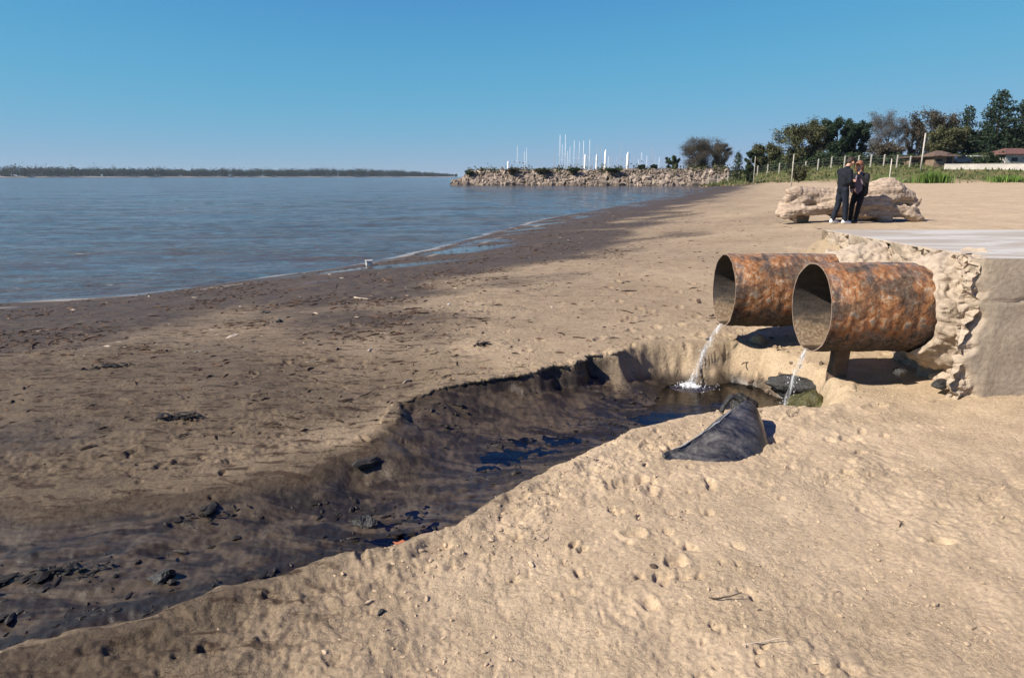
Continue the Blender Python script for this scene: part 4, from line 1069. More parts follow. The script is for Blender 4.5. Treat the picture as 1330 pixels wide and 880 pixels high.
# ------------------------------------------------------------------ breakwater of boulders
BW0, BW1 = Vector((-14.5, 197)), Vector((55, 178))
def build_breakwater():
    root = thing('breakwater', 'long breakwater of tan boulders reaching into the river', 'breakwater', (0, 0, 0))
    d = (BW1 - BW0); L = d.length; d.normalize(); nrm = Vector((d.y, -d.x))        # nrm points to the camera
    n = 120; co = []
    prof = [(8.5, -2.2), (4.6, WZ), (3.0, 1.0), (1.6, 2.8), (0.6, 3.55), (-2.5, 3.7), (-4, 2.6), (-8, -2.2)]
    for i in range(n):
        s = i / (n - 1); e = min(1, .25 + (s * L) / 5.0); top = .86 + .10 * s
        for j, (o_, z_) in enumerate(prof):
            w_ = .3 * mn(s * 40, j * 2, 0, 1, 3)
            p = BW0 + d * (s * L + 0) + nrm * (o_ * (.8 + .2 * e) + w_)
            co.append((p.x, p.y, WZ - 1.5 + (z_ * top * e - WZ + 1.5) * 1 + (.12 * mn(s * 50, j, 1, 1, 4) if z_ > 0 else 0)))
    link('core', npmesh('core', co, grid_faces(n, len(prof))[:, ::-1]), M_bank, root)
    rng = np.random.default_rng(31); m = 3300
    s = rng.uniform(-.012, 1, m); t = rng.uniform(0, 1, m) ** .8
    e = np.clip(.25 + (s * L) / 5.0, .2, 1); top = .86 + .10 * s
    zz = (WZ - .1 + (3.75 - WZ) * t) * np.where(t > .25, top * e, 1)
    off = 4.9 - 4.3 * t ** 1.05 + rng.normal(0, .18, m)
    px = BW0.x + d.x * s * L + nrm.x * off; py = BW0.y + d.y * s * L + nrm.y * off
    sz = rng.lognormal(math.log(.38), .42, m) * (1.15 - .45 * t)
    o = scatter('boulders', M_boulder, np.stack([px, py, zz], -1), np.clip(sz, .16, 1.05), 33, .6, .9)
    o.parent = root; stuff(o)
build_breakwater()

# ------------------------------------------------------------------ foliage
def leaf_material(name, col, var=.35, trans=.15):
    m, n, l, P = new_mat(name); v = coords(n)
    g = n.new('ShaderNodeNewGeometry')
    c = ramp(n, l, g.outputs['Random Per Island'], [(0, tuple(k * (1 - var) for k in col)), (.6, col), (1, tuple(k * (1 + var * 1.4) for k in col))])
    c = mix(n, l, 1.0, c, ramp(n, l, tex(n, l, .5, 3, v), [(.35, .75), (.65, 1.2)]), 'MULTIPLY')
    l.new(c, P.inputs['Base Color']); P.inputs['Roughness'].default_value = .7; P.inputs['Specular IOR Level'].default_value = .2
    bump(n, l, P, tex(n, l, 9, 2, v), .3, .05); return m
L_dark = leaf_material('dark_conifer_needles', (.020, .036, .018))
L_green = leaf_material('dark_green_leaves', (.030, .046, .018))
L_olive = leaf_material('olive_leaves', (.075, .078, .034))
L_brown = leaf_material('autumn_brown_leaves', (.075, .062, .042))
L_grey = leaf_material('grey_twigs', (.10, .09, .08))
L_reed = leaf_material('bright_reed_leaves', (.10, .17, .03))
L_grass = leaf_material('bank_grass', (.085, .10, .035), .5)
L_dryg = leaf_material('dry_bank_grass', (.20, .15, .08), .4)
L_far = leaf_material('far_shore_leaves', (.026, .040, .026))
M_bark = simple('tree_bark', (.10, .075, .055), .9, .3, 3, 14, .8, .05)
def leaf_quads(P, size, seed, name, mat, parent, aspect=1.6, smooth=False):
    """P (n,3) leaf-clump positions -> joined mesh of bent quads"""
    rng = np.random.default_rng(seed); n = len(P)
    a = rng.normal(size=(n, 3)); a /= np.linalg.norm(a, axis=1)[:, None]
    b = rng.normal(size=(n, 3)); b -= a * (a * b).sum(1)[:, None]; b /= np.linalg.norm(b, axis=1)[:, None]
    s = (size * rng.uniform(.55, 1.35, n))[:, None]
    c = np.cross(a, b)
    q = np.stack([P - a * s, P - b * s / aspect + c * s * .25, P + a * s, P + b * s / aspect + c * s * .25], 1)
    F = (np.array([[0, 1, 2], [0, 2, 3]])[None] + (np.arange(n) * 4)[:, None, None]).reshape(-1, 3)
    return link(name, npmesh(name, q.reshape(-1, 3), F, smooth), mat, parent)
def branches(rs, h, w_, nl, up, start=.25, lean=0):
    """trunk plus limbs with forks; returns chains and tip points"""
    ch, tips = [], []; r0 = h * .028
    top = Vector((lean, rs.uniform(-.3, .3), h * .92)); tr = []
    for k in range(7):
        t = k / 6; tr.append((Vector((top.x * t + rs.uniform(-.1, .1) * h * .04, top.y * t, h * .92 * t)), r0 * (1 - .85 * t) + .02))
    tr[0] = (Vector((0, 0, -.4)), r0 * 1.25); ch.append(tr)
    for k in range(nl):
        t = start + (1 - start) * (k + .5) / nl * .92; p = Vector((top.x * t, top.y * t, h * .92 * t))
        a = k * 2.4 + rs.uniform(-.5, .5); rad = w_ * .5 * math.sin(math.pi * min(.95, max(.18, (t - start * .5) / (1.15 - start * .5)))) * rs.uniform(.75, 1.1)
        d = Vector((math.cos(a), math.sin(a), up * rs.uniform(.6, 1.3))).normalized(); r = r0 * (1 - t) * .6 + .03
        c = [(p.copy(), r)]; q = p.copy()
        for m in range(4):
            q = q + d * rad / 4 * 1.15; d = (d + Vector((rs.uniform(-.25, .25), rs.uniform(-.25, .25), rs.uniform(-.1, .25)))).normalized(); c.append((q.copy(), r * (1 - .22 * (m + 1)) + .008))
            if m >= 1:
                e = (d + Vector((rs.uniform(-1, 1), rs.uniform(-1, 1), rs.uniform(-.2, .8)))).normalized(); f = q + e * rad * .38; g_ = f + (e + Vector((0, 0, .3))).normalized() * rad * .2
                ch.append([(q.copy(), r * .4), (f, r * .2 + .006), (g_, .006)]); tips += [f, g_]
        ch.append(c); tips.append(q)
    return ch, tips
def tree(label, x, y, h, w_, kind, mat, seed, dens=1.0, leaf=.32, group=None, zb=None, name=None, cat='tree'):
    rs = random.Random(seed); rng = np.random.default_rng(seed)
    z = gz(x, y) if zb is None else zb
    root = thing(name or {'conifer': 'conifer_tree', 'bare': 'bare_tree'}.get(kind, 'leafy_tree'), label, cat, (x, y, z), 0, group)
    if kind == 'conifer':
        ch = [[((0, 0, -.4), h * .03), ((.1, 0, h * .5), h * .018), ((.05, 0, h * .98), .04)]]; P = []
        nl = int(34 * dens)
        for k in range(nl):
            t = .10 + .88 * k / nl; a = k * 2.4 + rs.uniform(-.4, .4)
            prof = (1 - t) ** .62 * (.55 + .5 * abs(math.sin(t * 13 + seed))) * (1 if t > .2 else t / .2 * .7 + .3)
            R_ = w_ * .5 * prof * rs.uniform(.65, 1.15) + .25
            p0 = Vector((.08, 0, h * t)); p1 = Vector((math.cos(a) * R_, math.sin(a) * R_, h * t + R_ * rs.uniform(-.05, .35)))
            ch.append([(p0, .07), ((p0 + p1) / 2 + Vector((0, 0, -.1)), .045), (p1, .012)])
            m = int(110 * max(.25, R_ / 3))
            u = rng.uniform(.12, 1.05, m) ** .8
            c = np.array(p0)[None] + (np.array(p1) - np.array(p0))[None] * u[:, None]
            c += rng.normal(0, 1, (m, 3)) * np.array([.20, .20, .16]) * (1 + R_ * .28) * (1.15 - .5 * u[:, None]); c[:, 2] -= rng.exponential(.25, m)
            P.append(c)
        P = np.concatenate(P)
    else:
        ch, tips = branches(rs, h, w_, int(17 if kind == 'leafy' else 17), .55 if kind == 'leafy' else 1.0, .07 if kind == 'leafy' else .15)
        if kind == 'bare':
            extra = []
            for p in tips:
                for q in range(5):
                    e = Vector((rs.gauss(0, 1), rs.gauss(0, 1), rs.uniform(0, 1.5))).normalized(); L_ = rs.uniform(.05, .12) * w_
                    m_ = p + e * L_ * .5; f = m_ + (e + Vector((rs.uniform(-.4, .4), rs.uniform(-.4, .4), .2))).normalized() * L_ * .5
                    ch.append([(p, .02), (m_, .014), (f, .006)]); extra += [m_, f]
            tips = tips + extra
        T = np.array([tuple(t) for t in tips]); P = []
        for c in T:
            m = int((60 if kind == 'leafy' else 12) * dens * rs.uniform(.4, 1.5)) + 1; sp = w_ * (.072 if kind == 'leafy' else .05)
            P.append(c + rng.normal(0, 1, (m, 3)) * np.array([sp, sp, sp * .75]))
        P = np.concatenate(P); P = P[P[:, 2] > h * .12]
    top = np.percentile(P[:, 2], 99.3 if kind != 'conifer' else 99.97); sz_ = h / top; ext = np.percentile(np.hypot(P[:, 0], P[:, 1]), 96); sx_ = (w_ * .5) / ext
    P = P * np.array([sx_, sx_, sz_])
    ch = [[((q[0][0] * sx_, q[0][1] * sx_, q[0][2] * sz_ if q[0][2] > 0 else q[0][2]), q[1]) for q in c_] for c_ in ch]
    link('trunk', tubes('trunk', ch, 5), M_bark, root)
    leaf_quads(P, leaf * (.5 if kind == 'bare' else .62), seed + 1, 'crown', mat, root, 3.0 if kind == 'bare' else 1.6)
    return root
def X(px, y, zz=3): return (px - 665) / 887.0 * (y * .9729 + (CAM_Z - zz) * .2314)
# px position, distance, height, width
def T(label, px, y, ptop, wpx, kind, mat, seed, **kw):
    x = X(px, y, 3 + (229 - ptop) * .09 * (y / 140)); zb = kw.pop('zb', None)
    if px > 980: ptop += 9 if kind == 'conifer' else 6
    z0 = gz(x, y) if zb is None else zb
    ztop = CAM_Z + (229.3 - ptop) / 865.0 * y * .975
    return tree(label, x, y, ztop - z0, wpx / 887.0 * y * .98, kind, mat, seed, zb=zb, **kw)
T('round brownish tree standing alone at the breakwater end', 908, 190, 184, 62, 'bare', L_brown, 3, dens=2.4, leaf=.26)
T('small thin grey-brown tree just right of the round brownish tree', 937, 192, 190, 24, 'bare', L_grey, 4, dens=1.6, leaf=.24)
T('low dark bush left of the round brownish tree on the breakwater', 874, 190, 205, 15, 'leafy', L_green, 5, leaf=.28, name='bush', cat='bush')
T('small dark conical shrub in the gap between round tree and green trees', 959, 160, 198, 16, 'conifer', L_green, 6, leaf=.26, name='shrub', cat='bush')
T('small dark bush beside the conical shrub, left of the green tree', 975, 158, 197, 13, 'leafy', L_green, 7, leaf=.26, name='bush', cat='bush')
T('medium olive green tree left of the tall olive brown tree', 999, 157, 184, 38, 'leafy', L_olive, 8, dens=1.4, leaf=.27)
T('slender grey-green tree behind the medium olive one', 986, 158, 187, 16, 'leafy', L_green, 9, dens=1.0, leaf=.25)
T('broad olive brown tree left of the pair of dark green trees', 1043, 146, 157, 54, 'leafy', L_olive, 10, dens=2.0, leaf=.28)
T('brown tinged tree partly behind the broad olive brown tree', 1062, 156, 163, 34, 'leafy', L_brown, 11, dens=1.5, leaf=.28)
T('dark green tree directly above the standing couple', 1088, 143, 154, 36, 'leafy', L_dark, 12, dens=2.3, leaf=.3)
T('dark green tree just right of the couple, slightly lower', 1112, 146, 157, 34, 'leafy', L_dark, 13, dens=2.0, leaf=.3)
T('rusty brown low tree beneath the bare grey tree', 1150, 140, 184, 46, 'leafy', L_brown, 14, dens=1.3, leaf=.27)
T('tall bare grey tree with thin see-through crown', 1156, 150, 146, 60, 'bare', L_grey, 15, dens=1.5, leaf=.22)
T('thin bare grey tree between the tall bare one and the brown tree', 1186, 155, 158, 26, 'bare', L_grey, 16, dens=1.0, leaf=.22)
T('brown leaved tree behind the thatched hut', 1213, 150, 145, 54, 'leafy', L_brown, 17, dens=1.7, leaf=.28)
T('olive tree under the brown leaved tree behind the hut', 1228, 142, 165, 44, 'leafy', L_olive, 18, dens=1.9, leaf=.28)
T('narrow pointed dark conifer left of the big cedar', 1256, 145, 135, 34, 'conifer', L_dark, 19, dens=1.5, leaf=.32)
T('tallest dark cedar near the right edge of view', 1297, 140, 117, 62, 'conifer', L_dark, 20, dens=2.2, leaf=.34)
T('dark conifer cut by the right edge of view', 1330, 138, 127, 46, 'conifer', L_dark, 22, dens=2.0, leaf=.34)
T('low dark tree filling the gap between pointed conifer and cedar', 1274, 146, 168, 40, 'leafy', L_dark, 23, dens=2.0, leaf=.3)
T('low dark tree beside the red roofed house', 1318, 146, 160, 44, 'leafy', L_dark, 24, dens=2.0, leaf=.3)
T('dark tree outside the right edge behind the white wall', 1368, 142, 125, 60, 'conifer', L_dark, 25, dens=1.5, leaf=.34)
T('shrubby yellow green bush on the grassy bank, left of the couple', 1040, 118, 209, 24, 'leafy', L_olive, 26, leaf=.2, dens=.7, name='bush', cat='bush')
T('dark rounded shrub on the grassy bank near the breakwater', 975, 140, 216, 14, 'leafy', L_green, 27, leaf=.2, name='shrub', cat='bush')
# dark undergrowth below the trees, one thicket nobody could count
rng = np.random.default_rng(91); n = 26000; px_ = rng.uniform(982, 1400, n); yy_ = np.interp(px_, [897, 946, 997, 1046, 1181], [181, 166, 151, 138, 126]) + rng.uniform(3, 12, n); xx_ = (px_ - 665) / 887 * yy_ * .975
hh_ = (1.4 + 2.0 * ss(-.3, .5, fbm(xx_, yy_ * 0, .22, 3, 93))) * np.where(px_ > 1165, .8, 1)
zz_ = terrain(xx_, yy_, False)[0] + hh_ * rng.uniform(0, 1, n) ** .8
o = leaf_quads(np.stack([xx_, yy_, zz_], -1), .26, 95, 'undergrowth', L_green, None); stuff(o); tag(o, 'dark undergrowth beneath the trees behind the fence', 'undergrowth')
# shrubs on the breakwater crest
for k, (px, wp, lab) in enumerate([(610, 16, 'dark shrub at the outer tip of the breakwater'), (745, 20, 'dark green shrub below the tallest masts on the breakwater'), (795, 30, 'broad dark shrub on the breakwater under the white sail covers'),
                                   (665, 24, 'brownish low shrub on the outer half of the breakwater'), (705, 30, 'wide brown-green shrub on the breakwater crest, mid length'), (835, 12, 'little green shrub on the crest below a dark mast'), (852, 12, 'little green shrub on the crest nearest the round tree')]):
    yb = 197 - 19 * (X(px, 190, 3.5) + 14.5) / 69.5; x = X(px, yb - 2.5, 3.5)
    tree(lab, x, yb - 3.2 if k < 5 else yb, 1.1 if k < 5 else 1.9, wp * .15, 'leafy', [L_green, L_green, L_green, L_brown, L_olive, L_green, L_green][k], 60 + k, leaf=.2, zb=2.7 if k else 2.0, name='shrub', cat='bush', dens=.8)

# scrub along the breakwater crest
rng = np.random.default_rng(81); n = 9000; sx_ = rng.uniform(.03, 1, n); dn = ss(-.15, .35, fbm(sx_ * 60, sx_ * 0, .25, 2, 83)); k_ = rng.uniform(0, 1, n) < dn * .9 + .12
sx_ = sx_[k_]; n = len(sx_); oo = rng.normal(.2, 1.0, n); hh_ = 3.2 + .3 * sx_ - .35 * np.maximum(oo, 0) + rng.exponential(.28, n)
dv = np.array([BW1.x - BW0.x, BW1.y - BW0.y]); nv_ = np.array([dv[1], -dv[0]]) / np.hypot(*dv)
PP = np.stack([BW0.x + dv[0] * sx_ + nv_[0] * oo, BW0.y + dv[1] * sx_ + nv_[1] * oo, hh_], -1)
o = leaf_quads(PP, .26, 85, 'crest_scrub', L_olive, None); stuff(o); tag(o, 'olive brown scrub along the crest of the breakwater', 'scrub')

# grass on the bank
def grass_stuff(name, mat, n, seed, hmin, hmax, lab, zone):
    rng = np.random.default_rng(seed); x = rng.uniform(36, 150, n); y = rng.uniform(98, 178, n)
    z, sd_, inm, dd, g, wet = terrain(x, y, False); k = zone(x, y, g, rng); x, y, z = x[k], y[k], z[k]; n = len(x)
    h = rng.uniform(hmin, hmax, n); a = rng.uniform(0, 3.14, n); w_ = h * rng.uniform(.25, .5, n); dx, dy = np.cos(a) * w_, np.sin(a) * w_
    lx = rng.normal(0, .25, n) * h
    q = np.stack([np.stack([x - dx, y - dy, z - .05], -1), np.stack([x + dx, y + dy, z - .05], -1), np.stack([x + dx * .2 + lx, y + dy * .2, z + h], -1)], 1)
    F = np.arange(n * 3).reshape(-1, 3)
    o = stuff(link(name, npmesh(name, q.reshape(-1, 3), F, False), mat)); tag(o, lab, 'grass')
grass_stuff('bank_grass', L_grass, 34000, 71, .15, .55, 'green grass covering the bank below the fence', lambda x, y, g, r: (g > 0) & (g < 22))
grass_stuff('dry_grass', L_dryg, 12000, 73, .12, .5, 'straw-coloured grass along the foot of the bank', lambda x, y, g, r: (g > -2.5) & (g < 9) & (r.uniform(0, 1, len(x)) < ss(8, 0, g) + .1))
# bright reed clump
def reed_clump(label, px, y, wpx, n, seed, h=1.9):
    x0 = X(px, y); z0 = gz(x0, y); rs = random.Random(seed); ch = []
    root = thing('reed_clump', label, 'reeds', (x0, y, z0))
    V, F = [], []
    for k in range(n):
        cx = rs.gauss(0, wpx / 887 * y * .24); cy = rs.uniform(-1, 1); hh = h * rs.uniform(.55, 1.1); ln = rs.gauss(0, .3); a = rs.uniform(0, 3.14); w_ = .07
        b = len(V)
        for (t, ww) in ((0, .6), (.5, 1), (1, .1)):
            ox = ln * t * t; V += [(cx + ox - w_ * ww * math.cos(a), cy - w_ * ww * math.sin(a), hh * t - .05), (cx + ox + w_ * ww * math.cos(a), cy + w_ * ww * math.sin(a), hh * t - .05)]
        F += [(b, b + 1, b + 3, b + 2), (b + 2, b + 3, b + 5, b + 4)]
    link('reeds', npmesh('reeds', V, F, False), L_reed, root)
reed_clump('bright green reed clump in front of the thatched hut', 1214, 112, 40, 420, 5)
reed_clump('smaller green reed clump on the bank right of the couple', 1150, 116, 26, 200, 6, 1.2)
reed_clump('dark green reeds below the white wall near the right edge', 1310, 112, 46, 340, 7, 1.3)

# ------------------------------------------------------------------ fence, poles, wall and houses
M_post = simple('concrete_posts', (.42, .39, .34), .9, .15, 2)
M_wire = simple('fence_wire', (.16, .16, .16), .6, .1, 2)
M_wall = simple('whitewashed_wall', (.55, .50, .44), .9, .15, .8)
M_thatch = simple('brown_roof', (.11, .075, .055), .95, .3, 3)
M_redroof = simple('red_roof', (.13, .065, .055), .85, .25, 3)
M_brickw = simple('brown_house_wall', (.20, .14, .10), .9, .2, 2)
M_greyw = simple('grey_house_wall', (.40, .38, .36), .9, .15, 2)
M_darkp = simple('dark_opening', (.02, .02, .022), .4, .2, 2)
fence = thing('wire_fence', 'long wire fence with pale concrete posts along the top of the grassy bank', 'fence', (X(1030, 130), 130, gz(X(1030, 130), 130)))
fo = fence.location.copy(); fp = []
def fence_y(px): return float(np.interp(px, [897, 946, 997, 1046, 1181], [181, 166, 151, 138, 126]))
pxs = [897, 909, 921, 933, 946, 960, 972, 984, 997, 1012, 1029, 1046, 1062, 1079, 1096, 1114, 1130, 1147, 1164, 1181]
for i, px in enumerate(pxs):
    yy = fence_y(px); xx = X(px, yy); zz = gz(xx, yy); fp.append((xx, yy, zz))
    bm = bmesh.new(); box_bm(bm, (0, 0, .9), (.20, .18, 2.1), 0, .02); box_bm(bm, (0, -.12, 2.02), (.14, .34, .14))
    o = link('post', bm_mesh('post', bm), M_post, fence); o.location = (xx - fo.x, yy - fo.y, zz - fo.z)
for hgt in (.4, .9, 1.4, 1.85):
    link('wire', tubes('wire', [[((a - fo.x, b - fo.y, c - fo.z + hgt), .014) for a, b, c in fp]], 4), M_wire, fence)
def pole(name, label, cat, px, y, ptop, r, mat, lamp=False):
    x = X(px, y); z = gz(x, y); h = CAM_Z + (229.3 - ptop) / 865 * y * .975 - z
    t = thing(name, label, cat, (x, y, z)); link('shaft', tubes('shaft', [[((0, 0, -.3), r), ((0, 0, h * .5), r * .85), ((0, 0, h), r * .65)]], 8), mat, t)
    if lamp: link('cross_arm', tubes('cross_arm', [[((-.5, 0, h - .25), .05), ((.5, 0, h - .25), .05)]], 6), mat, t)
pole('utility_pole', 'tall pale pole standing before the brown tree by the hut', 'pole', 1196, 124, 177, .17, M_post)
pole('marker_post', 'thin pale post on the sand below the bank, left of the log', 'post', 1030, 84, 202, .07, M_post)
pole('marker_post', 'short white stake on the grassy bank right of the couple', 'post', 1157, 104, 208, .09, M_wall)
pole('marker_post', 'thin pale post near the breakwater end of the bank', 'post', 980, 110, 205, .06, M_post)
# low wall
wallr = thing('low_wall', 'low whitewashed wall running along the bank at far right', 'wall', (X(1226, 122), 122, 0))
a = Vector((X(1226, 124), 124)); b = Vector((X(1360, 118), 118)); L = (b - a).length; rz = math.atan2(b.y - a.y, b.x - a.x)
mid_ = (a + b) / 2; zz = gz(mid_.x, mid_.y)
wallr.location = (mid_.x, mid_.y, zz); wallr.rotation_euler = (0, 0, rz)
box('wall_body', (0, 0, .25), (L, .22, 1.3), M_wall, wallr); box('coping', (0, 0, .93), (L + .1, .30, .07), M_post, wallr)
def house(name, label, px, y, wm, dm, wallh, roofh, mroof, mwall, hip=.5, cat='house', dz=0):
    x = X(px, y); z = gz(x, y) + dz; t = thing(name, label, cat, (x, y, z))
    box('wall', (0, 0, wallh / 2 - .2), (wm, dm, wallh + .4), mwall, t)
    e = .6; V = [(-wm / 2 - e, -dm / 2 - e, wallh), (wm / 2 + e, -dm / 2 - e, wallh), (wm / 2 + e, dm / 2 + e, wallh), (-wm / 2 - e, dm / 2 + e, wallh), (-wm / 2 * hip, 0, wallh + roofh), (wm / 2 * hip, 0, wallh + roofh)]
    V += [(v[0], v[1], v[2] + .12) for v in V[:4]]
    F = [(0, 3, 2, 1), (0, 1, 7, 6), (1, 2, 8, 7), (2, 3, 9, 8), (3, 0, 6, 9), (6, 7, 5, 4), (8, 9, 4, 5), (7, 8, 5), (9, 6, 4)]
    me = bpy.data.meshes.new('roof'); me.from_pydata(V, [], F); me.update(); link('roof', me, mroof, t)
    n = max(2, int(wm / 2.6))
    for k in range(n):
        wx = -wm / 2 + wm * (k + .5) / n
        if k == n // 2:
            o = box('door', (wx, -dm / 2 - .01, 1.0), (.95, .07, 2.0), M_darkp, t)
        else:
            o = box('window', (wx, -dm / 2 - .01, wallh * .55), (1.1, .06, wallh * .36), M_darkp, t)
            box('frame', (0 + wx, -dm / 2 - .035, wallh * .55 - wallh * .19), (1.25, .08, .07), M_post, t)
    return t
house('hut', 'small hut with brown hipped roof behind the bright reeds', 1216, 128, 3.6, 4, 1.5, 1.1, M_thatch, M_brickw, .25, 'hut')
house('open_shed', 'long low shed with dark flat roof left of the hipped hut', 1188, 131, 4.6, 4, 1.35, .35, M_thatch, M_brickw, .9, 'shed')
house('house', 'red roofed house with grey walls at the right edge', 1312, 132, 6.5, 6, 2.0, 1.2, M_redroof, M_greyw, .5)
house('house', 'low grey building behind the white wall, left of the red roof', 1265, 134, 4.0, 5, 1.7, .3, M_greyw, M_greyw, .9)
# parked car behind wall
def car(label, px, y, rz, mat):
    x = X(px, y); t = thing('parked_car', label, 'car', (x, y, gz(x, y) + .25), rz)
    prof = [(-2.1, .35), (-2.15, .75), (-1.9, .95), (-1.3, 1.0), (-.8, 1.45), (.7, 1.48), (1.45, 1.0), (2.0, .9), (2.15, .6), (2.1, .35)]
    V = [(px_, -.82, pz) for px_, pz in prof] + [(px_, .82, pz) for px_, pz in prof]; n = len(prof)
    F = [tuple(range(n)), tuple(range(2 * n - 1, n - 1, -1))] + [(i, i + n, (i + 1) % n + n, (i + 1) % n) for i in range(n)]
    me = bpy.data.meshes.new('car_body'); me.from_pydata(V, [], F); me.update(); link('car_body', me, mat, t)
    for wx in (-1.3, 1.3):
        for wy in (-.78, .78):
            bm = bmesh.new(); bmesh.ops.create_cone(bm, cap_ends=True, segments=16, radius1=.33, radius2=.33, depth=.2, matrix=Matrix.Translation((wx, wy, .33)) @ Matrix.Rotation(math.pi / 2, 4, 'X')); link('wheel', bm_mesh('wheel', bm), M_darkp, t)
    box('side_window', (-.05, -.83, 1.2), (1.5, .03, .3), M_darkp, t)
car('dark blue car parked behind the white wall right of the hut', 1243, 129, .15, simple('dark_blue_paint', (.03, .05, .09), .3, .1, 2))

# ------------------------------------------------------------------ sailing boats in the marina behind the breakwater
M_hull = simple('white_hull', (.72, .72, .70), .4, .05, 1)
M_mast = simple('pale_aluminium', (.56, .60, .63), .5, .05, 1)
M_sail = simple('white_sail_cover', (.80, .80, .78), .7, .05, 2)
M_mastd = simple('grey_mast', (.25, .27, .29), .5, .1, 1)
def hull_mesh(L, Bm):
    V, F = [], []; n = 11
    for i in range(n):
        t = i / (n - 1); wv = Bm / 2 * (math.sin(math.pi * min(.98, .28 + .70 * t)) ** .7); dz_ = .12 * (t - .5) ** 2 * 4
        xx = (t - .5) * -L
        V += [(xx, -wv, .9 + dz_), (xx, -wv * .85, .2), (xx, 0, -.35), (xx, wv * .85, .2), (xx, wv, .9 + dz_)]
    for i in range(n - 1):
        for k in range(4): F.append((i * 5 + k, (i + 1) * 5 + k, (i + 1) * 5 + k + 1, i * 5 + k + 1))
        F.append((i * 5 + 4, (i + 1) * 5 + 4, (i + 1) * 5, i * 5))
    F.append((0, 1, 2, 3, 4)); me = bpy.data.meshes.new('hull'); me.from_pydata(V, [], F); me.update(); return me
HULL = hull_mesh(8.5, 2.7)
def boat(px, ptop, label, y, dark=False, furled=None, r=.085, rz=0.0):
    x = X(px, y, 6); t = thing('sailboat', label, 'sailboat', (x, y, WZ), rz, 'sailing boats moored behind the breakwater')
    h = CAM_Z + (229.3 - ptop) / 865 * y * .975 - WZ
    link('hull', HULL, M_hull, t); box('cabin', (-.3, 0, 1.15), (3.4, 1.6, .55), M_hull, t, 0, .08)
    mt = M_mastd if dark else M_mast
    m = link('mast', tubes('mast', [[((0, 0, .9), r), ((0, 0, h), r * .8)]], 6), mt, t)
    link('boom', tubes('boom', [[((0, 0, 2.3), .09), ((-3.2, 0, 2.25), .07)]], 6), M_sail, t)
    link('spreader', tubes('spreader', [[((0, -.75, h * .6), .035), ((0, .75, h * .6), .035)]], 4), mt, t)
    link('stay', tubes('stay', [[((0, 0, h), .012), ((4.1, 0, 1.0), .012)], [((0, 0, h), .012), ((-4.1, 0, 1.0), .012)]], 3), mt, t)
    if furled: link('furled_sail', tubes('furled_sail', [[((.5, 0, 1.6), .16), ((.4, 0, furled * .55), furled_r), ((.25, 0, furled * .92), furled_r * .9), ((.2, 0, furled), .08)]], 8), M_sail, t)
furled_r = .40
BO = [(672, 192, 'leftmost thin pale mast of the small outer group', 235, 0, None), (681, 199, 'shorter middle mast of the small outer group', 225, 0, None), (684, 194, 'right mast of the small outer group of three', 231, 0, None),
      (727, 179, 'tallest thick white mast, left of the main group', 218, 0, None), (730, 190, 'short mast between the two tallest white masts', 232, 0, None), (734, 178.5, 'second of the two tallest white masts', 224, 0, None), (740, 193, 'faint short mast right of the tallest pair', 240, 0, None),
      (745.5, 186, 'bright third tall mast in the main group', 222, 0, None), (752, 187, 'faint mast after the third tall mast', 243, 0, None), (757.5, 186, 'bright fourth tall mast in the main group', 226, 0, None), (765.5, 185, 'thin fifth tall mast in the main group', 231, 0, None),
      (760, 203, 'boat with small pale sail cover beside the fourth tall mast', 215, 0, 1), (775, 192, 'dark topped mast with a white furled sail, first of two', 220, 1, 1), (786.5, 197, 'mast with bulky white furled sail, second of two', 217, 0, 2), (815.5, 201, 'short mast wrapped by the brightest white cover', 214, 0, 3),
      (806, 188, 'faint dark thin mast left of the brightest white cover', 238, 1, None), (781, 192, 'thin grey mast between the two furled sails', 241, 1, None), (795, 203, 'short grey mast right of the second furled sail', 226, 1, None), (833, 200, 'pale twin-looking mast right of the brightest cover', 233, 0, None),
      (846, 193, 'dark mast standing alone before the little shrub', 229, 1, None), (840, 204, 'short pale mast left of the lone dark mast', 221, 0, None), (823, 205, 'short thin mast just right of the brightest cover', 224, 1, None), (856, 206, 'short pale mast nearest the low dark bush', 219, 0, None),
      (720, 203, 'very short mast left of the tallest pair', 236, 1, None), (770, 205, 'very short dark mast left of the dark topped one', 236, 1, None), (700, 207, 'short grey mast between the outer and main groups', 239, 1, None), (737, 199, 'low thin mast just right of the second tallest mast', 229, 0, None), (749, 198, 'low thin mast behind the third tall mast', 234, 1, None), (763, 196, 'thin grey mast left of the fifth tall mast', 228, 1, None), (790, 205, 'very short pale mast right of the second furled sail', 238, 0, None), (801, 206, 'very short grey mast left of the faint dark one', 233, 1, None), (811, 207, 'tiny mast left of the brightest cover', 240, 1, None), (829, 208, 'tiny pale mast left of the twin-looking mast', 239, 0, None), (851, 203, 'short grey mast right of the lone dark mast', 236, 1, None), (863, 207, 'short grey mast left of the low dark bush', 232, 1, None),
      (660, 214, 'boat at far left showing only a small white furled sail', 226, 0, 4)]
for k, (px, pt, lab, y, dk, fu) in enumerate(BO):
    f = None
    if fu: f = CAM_Z + (229.3 - {1: 203, 2: 197.5, 3: 200.5, 4: 211}[fu]) / 865 * y - WZ; furled_r = {1: .30, 2: .36, 3: .44, 4: .35}[fu]
    boat(px, pt, 'sailboat with ' + lab, y, bool(dk), f, (.095 if pt < 187 else .065) if not dk else .065, R(90 + (k * 37) % 23 - 11))

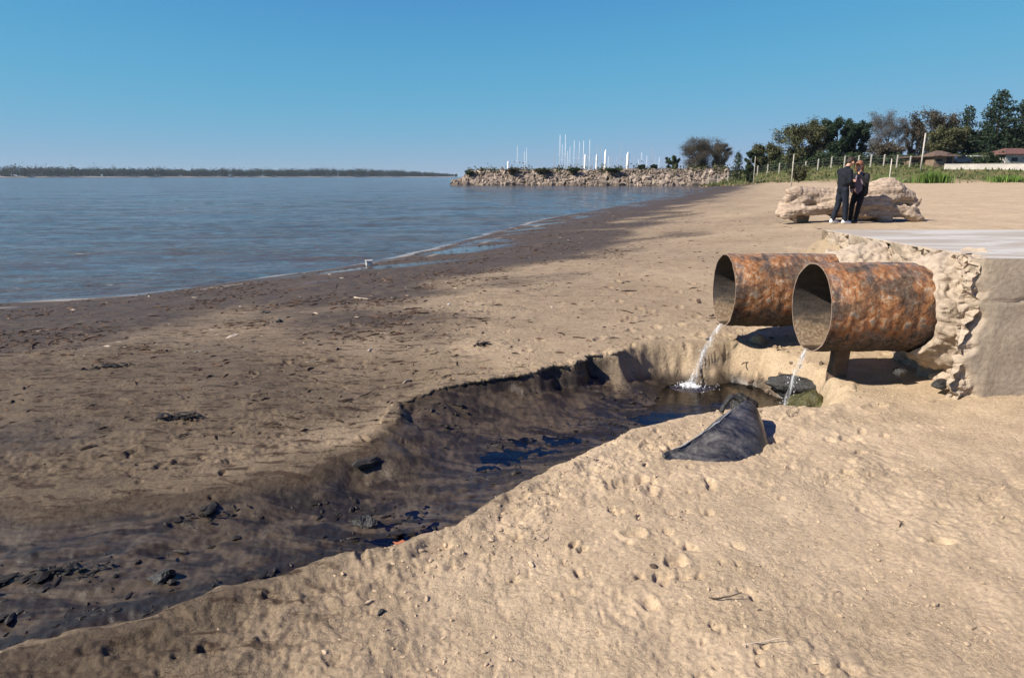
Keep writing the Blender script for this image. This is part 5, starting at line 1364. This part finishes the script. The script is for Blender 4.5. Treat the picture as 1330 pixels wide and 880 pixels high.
# ------------------------------------------------------------------ far shore
def build_far_shore():
    A, B = Vector((-1150, 1180)), Vector((-175, 2150))                  # recedes to the right
    A2 = Vector((-2400, 700))
    pts = [A2, A, B]; rng = np.random.default_rng(55)
    # low bank of land
    co = []; n = 60
    for i in range(n):
        t = i / (n - 1); p = A + (B - A) * t if t > 0 else A2
        if i == 0: p = A2
        for (o_, z_) in ((0, -1.5), (3, .3), (12, 1.6), (400, 2.0)):
            co.append((p.x - o_ * .7 + 4 * mn(t * 30, o_, 0, 1), p.y + o_ * .72, z_))
    structure(link('far_bank', npmesh('far_bank', co, grid_faces(n, 4)), simple('far_bank_earth', (.24, .20, .17), .95, .2, .05)))
    P = []; Pt = []
    N_ = 700
    for k in range(N_):
        t = (k + rng.uniform(0, 1)) / N_ * 1.035 - .02; back = rng.uniform(0, 60)
        p = A + (B - A) * t; x, y = p.x - (12 + back) * .7, p.y + (12 + back) * .72
        big = .6 + .9 * max(0, mn(t * 22, 0, 0, 1, 5)) + (.75 if rng.uniform() < .10 * (1 - t) else 0)
        h = ((1 - t) * (9 + 9 * big) + t * 21 * (1 - .6 * max(0, (t - .8)) / .2)) * rng.uniform(.72, 1.15); w_ = h * rng.uniform(.5, .9)
        m = int(120); q = rng.normal(0, 1, (m, 3)) * np.array([w_ * .36, w_ * .3, h * .19]); q[:, 2] += h * .58
        lo = rng.uniform(0, 1, (40, 3)) * np.array([w_ * 1.6, 4, h * .5]) - np.array([w_ * .8, 2, 0]); q = np.concatenate([q, lo]); q[:, 2] = np.maximum(q[:, 2], .2)
        P.append(q + np.array([x, y, 1.0]))
    o = leaf_quads(np.concatenate(P), 1.15, 57, 'far_wood', L_far, None, 1.3)
    # left continuation outside the view
    stuff(o); tag(o, 'dark strip of woodland along the far river bank', 'woodland')
    P = []
    for k in range(260):
        t = (k + rng.uniform(0, 1)) / 260; p = A2 + (A - A2) * t; h = rng.uniform(12, 19); w_ = h * .7
        q = rng.normal(0, 1, (90, 3)) * np.array([w_ * .45, w_ * .3, h * .2]); q[:, 2] += h * .5; P.append(q + np.array([p.x - 20, p.y + 25, 1.0]))
    o = leaf_quads(np.concatenate(P), 1.5, 58, 'far_wood', L_far, None, 1.3); stuff(o); tag(o, 'far woodland continuing left past the frame edge', 'woodland')
build_far_shore()

# ------------------------------------------------------------------ thin river haze
hz = bmesh.new(); bmesh.ops.create_cube(hz, size=1, matrix=Matrix.Translation((0, 0, 13)) @ Matrix.Diagonal((19000, 19000, 34, 1)))
hm = bpy.data.materials.new('haze'); hm.use_nodes = True; hn = hm.node_tree.nodes; hn.clear()
pv = hn.new('ShaderNodeVolumePrincipled'); pv.inputs['Color'].default_value = (.74, .88, 1, 1); pv.inputs['Density'].default_value = .00007; pv.inputs['Anisotropy'].default_value = .2
ho = hn.new('ShaderNodeOutputMaterial'); hm.node_tree.links.new(pv.outputs[0], ho.inputs['Volume'])
ho_ = link('haze', bm_mesh('haze', hz), hm); stuff(ho_)
